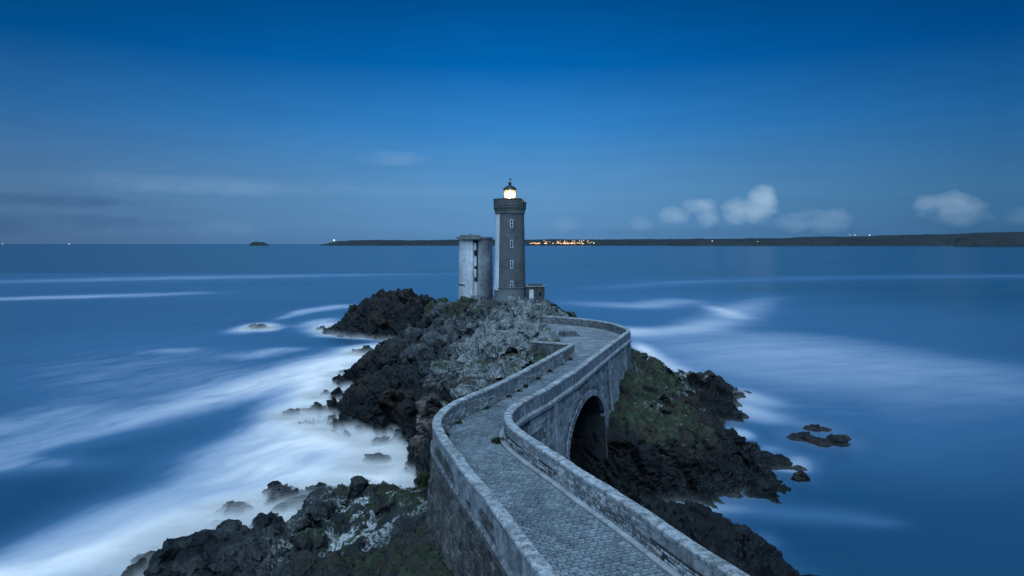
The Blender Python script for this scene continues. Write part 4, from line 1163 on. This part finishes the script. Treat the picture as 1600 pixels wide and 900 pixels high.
MB().arcbox(2.7, 2.94, R_(-80), R_(-44.5), zs0 - .42, zs0 + .09, 8).build('white_ledge', M['white'], lh)
MB().arcbox(2.72, 2.875, R_(-88), R_(-74), zs0 - 1.35, zs0 - .43, 3).build('white_patch', M['white'], lh)
# corbelled gallery
MB().lathe([(shaft_r(zs1), zs1), (2.62, zs1 + .15), (2.72, zg0 - .1), (2.86, zg0), (2.86, zg0 + .12)], 48).build('gallery_cornice', M['gallery'], lh)
for k in range(30):
    a = 2 * math.pi * k / 30
    MB().arcbox(2.5, 2.90, a - .055, a + .055, zs1 + .35, zg0 - .02, 2, r0b=2.4, r1b=2.58).build('corbel', M['gallery'], lh)
MB().lathe([(2.80, zg0 + .12), (2.80, zg0 + .30)], 48).build('gallery_floor', M['gallery'], lh)
mb = MB(); zlow = px(317.5)
mb.arcbox(2.52, 2.87, R_(48), R_(48 + 70), zg0 + .30, zlow, 10)
mb.arcbox(2.52, 2.87, R_(118.1), R_(406), zg0 + .30, zg1, 40)
mb.arcbox(2.52, 2.87, R_(46.03), R_(47.97), zg0 + .30, (zg1 + zlow) / 2 + .2, 1)
mb.build('gallery_parapet', M['gallery'], lh)
mb = MB()
mb.arcbox(2.46, 2.93, R_(48.2), R_(117.8), zlow, zlow + .14, 10); mb.arcbox(2.46, 2.93, R_(118.2), R_(406), zg1, zg1 + .16, 40)
mb.build('gallery_coping', M['gallery'], lh)
# lantern
zm, zgl, zd0, zd1 = px(312.0), px(310.0), px(297.5), px(290.5)
MB().lathe([(1.25, zg0 + .3), (1.25, zm), (1.15, zgl)], 32).build('lantern_base', M['gallery'], lh)
MB().lathe([(1.06, zgl), (1.06, zd0)], 24, caps=False).build('lantern_glass', M['glazing'], lh, True)
for k in range(12):
    a = 2 * math.pi * (k + .5) / 12
    MB().arcbox(1.07, 1.12, a - .022, a + .022, zgl, zd0, 1).build('glazing_bar', M['iron'], lh)
MB().lathe([(.40, zgl + .02), (.92, zgl + .10), (1.0, (zgl + zd0) / 2), (.92, zd0 - .18), (.40, zd0 - .08)], 24).build('lens', M['lens'], lh, True)
MB().lathe([(.10, zgl + .12), (.60, zgl + .25), (.76, (zgl + zd0) / 2 - .05), (.60, zd0 - .48), (.10, zd0 - .32)], 20).build('lamp', M['lamp'], lh, True)
dome = MB().lathe([(1.28, zd0), (1.26, zd0 + .12), (1.05, zd0 + .38), (.72, zd0 + .68), (.34, zd1), (.20, zd1 + .22)], 32, caps=False).build('dome', M['iron'], lh, True)
MB().lathe([(.02, zd1 + .14), (.22, zd1 + .22), (.30, zd1 + .42), (.22, zd1 + .62), (.06, zd1 + .74)], 20).build('ventilator_ball', M['iron'], dome, True)
MB().lathe([(.045, zd1 + .70), (.03, px(279))], 8).build('lightning_rod', M['iron'], dome)
MB().box(-.02, .30, -.02, .02, px(281), px(279.2)).box(-.2, -.02, -.02, .02, px(280.6), px(279.8)).build('weather_vane', M['iron'], dome)
# windows
for vv in (349.2, 380.6, 411.8, 443.2):
    zc_ = px(vv); r_ = shaft_r(zc_); a0 = R_(7); hw, hh = .235, .62
    da = hw / r_
    mb = MB()
    t_ = .08 / r_
    mb.arcbox(r_ - .2, r_ + .05, a0 - da, a0 - da + t_, zc_ - hh, zc_ + hh, 1).arcbox(r_ - .2, r_ + .05, a0 + da - t_, a0 + da, zc_ - hh, zc_ + hh, 1)
    mb.arcbox(r_ - .2, r_ + .048, a0 - da + t_, a0 + da - t_, zc_ + hh - .11, zc_ + hh, 2).arcbox(r_ - .2, r_ + .07, a0 - da - .01, a0 + da + .01, zc_ - hh - .1, zc_ - hh - .001, 2)
    mb.arcbox(r_ - .2, r_ + .03, a0 - da + t_, a0 + da - t_, zc_ - .04, zc_ + .02, 2)
    w_ = mb.build('window', M['white'], lh)
    MB().arcbox(r_ - .15, r_ + .012, a0 - da + t_ + .002, a0 + da - t_ - .002, zc_ - hh + .002, zc_ + hh - .112, 2).build('pane', M['glass'], w_)

# ------------------------------------------------------------------ keeper's hut beside the tower
hx0, hx1, hy = 2.55, 5.62, 117.6
def hz(v): return 22 - (v - 381) * hy / 1067
hut = thing('keepers_hut', 'small square stone hut with flat roof and white door against the lighthouse foot', 'hut', (4, hy, 0))
hut.location = (0, 0, 0)
M['hut'] = stone_mat('hut_stone', (.060, .058, .058), (.11, .105, .10), .8, ((.15, .15, .15), .3), .2)
zt_, z0_ = hz(448.5), hz(470.5)
MB().box(hx0, hx1, hy, hy + 3.4, z0_ - .8, zt_).build('wall', M['hut'], hut)
MB().box(hx0 - .05, hx1 + .10, hy - .12, hy + 3.5, zt_ + .002, zt_ + .20).build('roof_slab', M['kerb'], hut)
MB().box(hx0 + .25, hx1 - .3, hy + .3, hy + 3.1, zt_ + .202, zt_ + .42).build('roof_curb', M['hut'], hut)
d_ = MB().box(2.98, 3.72, hy - .05, hy + .02, hz(470.2), hz(452.5)).build('door', M['white'], hut)
MB().box(3.60, 3.66, hy - .09, hy - .052, hz(462), hz(461)).build('handle', M['iron'], d_)
MB().box(2.90, 2.978, hy - .06, hy + .02, hz(470.2), hz(451.5)).box(3.722, 3.80, hy - .06, hy + .02, hz(470.2), hz(451.5)).box(2.98, 3.72, hy - .06, hy + .02, hz(452.4), hz(451.4)).build('door_frame', M['hut'], hut)
w_ = MB().box(4.45, 5.25, hy - .05, hy + .02, hz(464.5), hz(463.4)).box(4.45, 5.25, hy - .05, hy + .02, hz(456.2), hz(455.2)).box(4.45, 4.55, hy - .048, hy + .02, hz(463.39), hz(456.21)).box(5.15, 5.25, hy - .048, hy + .02, hz(463.39), hz(456.21)).build('window', M['gallery'], hut)
MB().box(4.552, 5.148, hy - .012, hy + .02, hz(463.3), hz(456.3)).build('pane', M['glass'], w_)
lw = thing('low_wall', 'low rough retaining wall below the hut door and tower foot', 'wall')
MB().box(.9, 5.75, 116.3, 116.75, 9.8, 12.12).build('wall', M['hut'], lw)
MB().box(.86, 3.1, 116.26, 116.79, 12.122, 12.22).box(3.75, 5.79, 116.26, 116.79, 12.122, 12.24).build('coping', M['kerb'], lw)
sp = thing('path_edge', 'thin pale stone edging running down from the old tower to the lighthouse foot', 'wall')
v_, f_ = box_geo(-4.6, -1.2, 115.4, 115.65, 9.6, 11.9)
v_ = [(a, b, c - (.0 if c < 10 else (a + 4.6) / 3.4 * .55) + (.75 if c > 10 else 0)) for a, b, c in v_]
obj('wall', v_, f_, M['hut'], sp)

# ------------------------------------------------------------------ old white tower
TX, TY, TR = -6.80, 128.0, 3.12
def tz(v): return 22 - (v - 381) * TY / 1067
M['oldtower'] = stone_mat('stained_concrete', (.50, .535, .55), (.68, .71, .72), .5, None, 0, streak=.28, bumps=.2)
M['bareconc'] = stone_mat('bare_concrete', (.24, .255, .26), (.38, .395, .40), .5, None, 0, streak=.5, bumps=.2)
M['slab'] = stone_mat('slab_concrete', (.085, .09, .085), (.20, .21, .20), 1.2, ((.30, .32, .31), .5), 0)
ot = thing('old_tower', 'squat stained white concrete tower with overhanging flat slab and dark vertical slot', 'tower', (TX, TY, 0))
zb_, zt_ = tz(464) - 1.0, tz(374)
mb = MB(); n_ = 96
v, f = [], []
for j in range(7):
    zz = zb_ + (zt_ - zb_) * j / 6; rr = TR + .12 * (1 - j / 6)
    for i in range(n_):
        a = 2 * math.pi * i / n_ - math.pi
        r2 = rr
        if R_(-4) < a < R_(12): r2 = rr - .42          # the slot
        if a > R_(40): r2 = rr - .02
        v.append((r2 * math.sin(a), -r2 * math.cos(a), zz))
for j in range(6):
    for i in range(n_):
        i2 = (i + 1) % n_; f.append((j * n_ + i, j * n_ + i2, (j + 1) * n_ + i2, (j + 1) * n_ + i))
f.append(tuple(range(6 * n_, 7 * n_)))
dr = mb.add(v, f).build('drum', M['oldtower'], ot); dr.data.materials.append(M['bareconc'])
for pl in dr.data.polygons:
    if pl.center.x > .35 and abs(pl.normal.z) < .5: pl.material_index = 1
SL = MB()
def slot_box(a0, a1, v0, v1, r0, r1): return MB().arcbox(r0, r1, R_(a0), R_(a1), tz(v1), tz(v0), 3)
for (v0, v1) in ((376, 379), (391, 399), (415, 419), (433, 438)):
    slot_box(-2.5, 5.5, v0, v1, TR - .5, TR - .27).build('slot_opening', M['dark'], ot)
for (v0, v1) in ((379.5, 390.5), (420, 432)):
    slot_box(-3.5, 4.5, v0, v1, TR - .5, TR - .20).build('slot_infill', M['oldtower'], ot)
slot_box(5.6, 10.6, 376, 455, TR - .6, TR - .34).build('slot_dark_band', M['dark'], ot)  # dark stained band running down the slot
slot_box(-78, -36, 443.2, 445.2, TR - .2, TR + .125).build('slit', M['dark'], ot)
MB().arcbox(0.2, 3.55, R_(-190), R_(22), tz(374), tz(370.2), 40).build('roof_slab', M['slab'], ot)
MB().arcbox(0.2, 3.22, R_(22.5), R_(169), tz(374), tz(370.8), 30).build('roof_slab', M['slab'], ot)
MB().arcbox(.15, 2.95, R_(-150), R_(20), tz(370.19), tz(367.4), 30).build('roof_curb', M['slab'], ot)
MB().lathe([(.10, tz(367.3)), (.08, tz(365.2))], 8, (-.9, -2.0)).build('vent_stub', M['iron'], ot)
rubble = MB()
for k in range(16):
    a, b = random.uniform(-.9, 2.3), -TR - random.uniform(.1, .6); s_ = random.uniform(.10, .26)
    v_, f_ = box_geo(a - s_, a + s_, b - s_ * .7, b + s_ * .7, tz(462.5) - .5, tz(462.5) + random.uniform(.05, .5))
    rubble.add([(p + random.uniform(-.1, .1), q + random.uniform(-.1, .1), r + random.uniform(-.06, .06)) for p, q, r in v_], f_)
o = rubble.build('pale_rubble', M['kerb'], None); o.location = (TX, TY, 0)
tag(o, kind='stuff')

# ------------------------------------------------------------------ small stone ledge on the terrace
lg = thing('stone_ledge', 'short low rough stone ledge beside the grass at the inner edge of the terrace', 'wall')
st = []
for r_ in range(3):
    xx = 5.4 + r_ * .08
    while xx < 7.7 - r_ * .25:
        ln = random.uniform(.3, .55)
        v_ = np.array(box_geo(xx, xx + ln - .02, 79.6 + r_ * .05, 80.5, 11.12 + r_ * .22, 11.12 + (r_ + 1) * .22 - .015)[0])
        v_ += np.array([[random.uniform(-.025, .025) for _ in range(3)] for _ in range(8)])
        obj('stone', v_, box_geo(0, 1, 0, 1, 0, 1)[1], M['oldrender'], lg); xx += ln

# ------------------------------------------------------------------ weeds along the causeway
def weed(x0, y0, z0, r, h, n=40, seed=0):
    rr = np.random.default_rng(seed); V, F = [], []
    for k in range(n):
        a = rr.uniform(0, 6.283); d = rr.uniform(0, r) ; le = rr.uniform(.4, 1) * h
        bx, by = d * math.cos(a), d * math.sin(a)
        ta = rr.uniform(0, 6.283); tx, ty = bx + .5 * le * math.cos(ta), by + .5 * le * math.sin(ta)
        w_ = rr.uniform(.02, .05); pa = ta + 1.57
        b = len(V)
        V += [(bx - w_ * math.cos(pa), by - w_ * math.sin(pa), 0), (bx + w_ * math.cos(pa), by + w_ * math.sin(pa), 0),
              ((bx + tx) / 2 + w_ * 1.3 * math.cos(pa), (by + ty) / 2 + w_ * 1.3 * math.sin(pa), le * .6), (tx, ty, le), ((bx + tx) / 2 - w_ * 1.3 * math.cos(pa), (by + ty) / 2 - w_ * 1.3 * math.sin(pa), le * .6)]
        F.append((b, b + 1, b + 2, b + 3, b + 4))
    o = obj('weed', V, F, M['grass']); o.location = (x0, y0, z0); return o
o = weed(-.72, 35.6, float(zdeck(35.6)) - .02, .34, .30, 170, 1); tag(o, 'green weed clump at the foot of the right parapet where it bends', 'weed')
for k, yy in enumerate((37.0, 39.6, 43.2, 46.6, 48.6, 50.0, 53.0, 56.4, 59.8, 62.6)):
    p, nn = PL.at(np.array([PL.s_of_y(yy)])); p = p[0] - nn[0] * .16
    o = weed(p[0], p[1], float(zdeck(yy)) - .02, random.uniform(.14, .34), random.uniform(.14, .30), 36, 20 + k)
    tag(o, 'small dark weed tuft in the angle between cobbles and left parapet', 'weed', 'weed tufts along the foot of the left parapet')
o = weed(2.5, 26.9, float(zdeck(27)) - .02, .22, .08, 24, 60); tag(o, 'flat moss patch by the kerb of the near right parapet', 'weed')
o = weed(-4.9, 39.0, 8.2, .55, .9, 120, 61); tag(o, 'dark bush against the outer face of the left parapet bend', 'bush')

# ------------------------------------------------------------------ grass
gv, gf = [], []
cand_p, cand_n = [], []
for co_, gm_, no_ in rock_cloud:
    d = np.linalg.norm(co_ - CAMP, axis=1)
    m = (gm_ > .45) & (rng.random(len(co_)) < .16 * (.4 + .6 * np.clip(gm_, 0, 1))) & (co_[:, 1] > 20) & (co_[:, 1] < 112)
    m &= ~in_poly(co_[:, 0], co_[:, 1], corr_poly) & ~in_poly(co_[:, 0], co_[:, 1], terr_poly)
    cand_p.append(co_[m])
gp = np.vstack(cand_p)
nb = 5
P = np.repeat(gp, nb, 0) + rng.normal(0, .10, (len(gp) * nb, 3)) * np.array([1, 1, .2])
a = rng.uniform(0, 6.283, len(P)); le = rng.uniform(.05, .17, len(P)) * (.7 + .6 * np.repeat(rng.random(len(gp)), nb)); w_ = rng.uniform(.02, .05, len(P))
dx, dy = np.cos(a), np.sin(a)
v0 = P + np.c_[-dy * w_, dx * w_, -.05 + 0 * a]; v1 = P + np.c_[dy * w_, -dx * w_, -.05 + 0 * a]
v2 = P + np.c_[dx * le * .7, dy * le * .7, le]
V = np.stack([v0, v1, v2], 1).reshape(-1, 3)
go = fast_mesh('grass', V, np.arange(len(V)).reshape(-1, 3), M['grass'], False)
set_attr(go, 'shade', np.repeat(rng.random(len(gp)), nb * 3)); tag(go, kind='stuff')

# ------------------------------------------------------------------ far shores
def coast_strip(name, knots, y, depth, seed, rough=1.0, label=None, cat=None):
    """knots: (azimuth tangent*1067+800, height in metres)"""
    us = np.linspace(knots[0][0], knots[-1][0], 260)
    h = np.interp(us, [k[0] for k in knots], [k[1] for k in knots])
    yy = np.interp(us, [k[0] for k in knots], [k[2] if len(k) > 2 else y for k in knots])
    X = (us - 800) / 1067 * yy
    q = np.c_[X * .004, us * 0, us * 0]
    h = h + np.minimum(h, 20)
    hh = np.maximum(h + (fbm(q, 5, seed) - .5) * np.minimum(h, 22) * .55 * rough + (fbm(q * 7, 3, seed + 5) - .5) * np.minimum(h, 14) * .5 * rough, 0)
    rowsv = []
    for fy_, fz in ((0, -.02), (.02, .25), (.10, .62), (.3, .9), (.55, 1.0), (1.0, .4)):
        j = (fbm(np.c_[X * .01, us * 0 + fy_ * 9, us * 0], 3, seed + 9) - .5) * .3 * (0 < fz < .95)
        rowsv.append(np.c_[X * (1 + fy_ * depth / y), yy + fy_ * depth, hh * np.clip(fz + j, -.02, 1) - (1 if fz < 0 else 0)])
    V = np.vstack(rowsv); m_ = len(us); R0 = len(rowsv)
    F = [(k * m_ + i, k * m_ + i + 1, (k + 1) * m_ + i + 1, (k + 1) * m_ + i) for k in range(R0 - 1) for i in range(m_ - 1)]
    return obj(name, V, F, M['coast'], None, True)
c1 = coast_strip('far_coast', [(498, 0), (506, 10), (518, 22), (530, 40), (560, 52), (600, 58), (640, 52), (680, 54), (720, 58), (790, 62), (822, 60), (860, 64), (930, 62), (1000, 66), (1060, 68), (1100, 74)], 8200, 1800, 400)
c2 = coast_strip('near_coast', [(1050, 40), (1100, 62), (1160, 66), (1230, 72), (1260, 84), (1330, 86), (1400, 106), (1470, 114), (1560, 140), (1640, 150), (1760, 140), (1900, 60)], 7000, 1800, 410)
c3 = coast_strip('right_coast', [(1490, 8), (1500, 66), (1540, 80), (1600, 92), (1700, 100), (1900, 60)], 5200, 900, 420)
c4 = coast_strip('left_skerry', [(388, 0), (393, 18), (400, 28), (405, 20), (411, 24), (418, 8), (421, 0)], 8000, 200, 430, .5)
for o in (c1, c2, c3): tag(o, kind='structure')
tag(c4, 'tiny dark double humped skerry on the horizon at left', 'rock')
# lights on the far shores
M['town'] = emit_mat('town_light', (1.0, .55, .22), 1.7)
M['palelight'] = emit_mat('pale_light', (1.0, .86, .66), 2.2)
def light_block(name, u, v, y, w, h, mat):
    xx = (u - 800) / 1067 * y; zz = max(1.0, 22 - (v - 381) / 1067 * y)
    o = MB().lathe([(w * .5, -h / 2), (w * .6, 0), (w * .5, h / 2)], 8).build(name, mat); o.location = (xx, y, zz); return o
lr = random.Random(5)
for k in range(74):
    if k < 44: u, v = 828 + 84 * lr.random() ** 1.15, 380.0 + lr.uniform(-.6, .9)
    else: u, v = lr.uniform(850, 925), lr.uniform(375.5, 379.6)
    y_ = 7900
    o = light_block('town_light', u, v, y_, lr.uniform(8, 24 if k < 44 else 9), lr.uniform(4, 8), M['town'] if lr.random() < .8 else M['palelight'])
    tag(o, 'one of the many warm lights of the far harbour town right of the lighthouse', 'light', 'lights of the far harbour town')
for u, v, y_, w, lab, mt in ((522, 375.2, 8000, 14, 'bright light of a distant beacon on the left end of the far coast', 'palelight'), (108, 381.0, 15000, 13, 'white light of a distant ship on the horizon at far left', 'palelight'),
                         (4, 381.0, 15000, 10, 'faint light of a distant ship at the left edge of the horizon', 'palelight'), (928, 379.8, 7900, 9, 'single pale waterside light just right of the harbour town', 'palelight'),
                         (1113, 376.4, 7000, 6, 'single pale light on the far shore between the town and the hill', 'palelight'), (1328, 367.0, 6900, 6, 'warm light on the crest of the right hill, left of the white one', 'town'),
                         (1336, 367.2, 6900, 8, 'second warm light on the crest of the right hill', 'town'), (1359, 367.6, 6900, 8, 'white light on the crest of the right hill, brightest there', 'palelight'),
                         (1184, 377.5, 7000, 6, 'dim light low on the right shore below the clouds', 'town')):
    tag(light_block('shore_light', u, v, y_, w, w, M[mt]), lab, 'light')
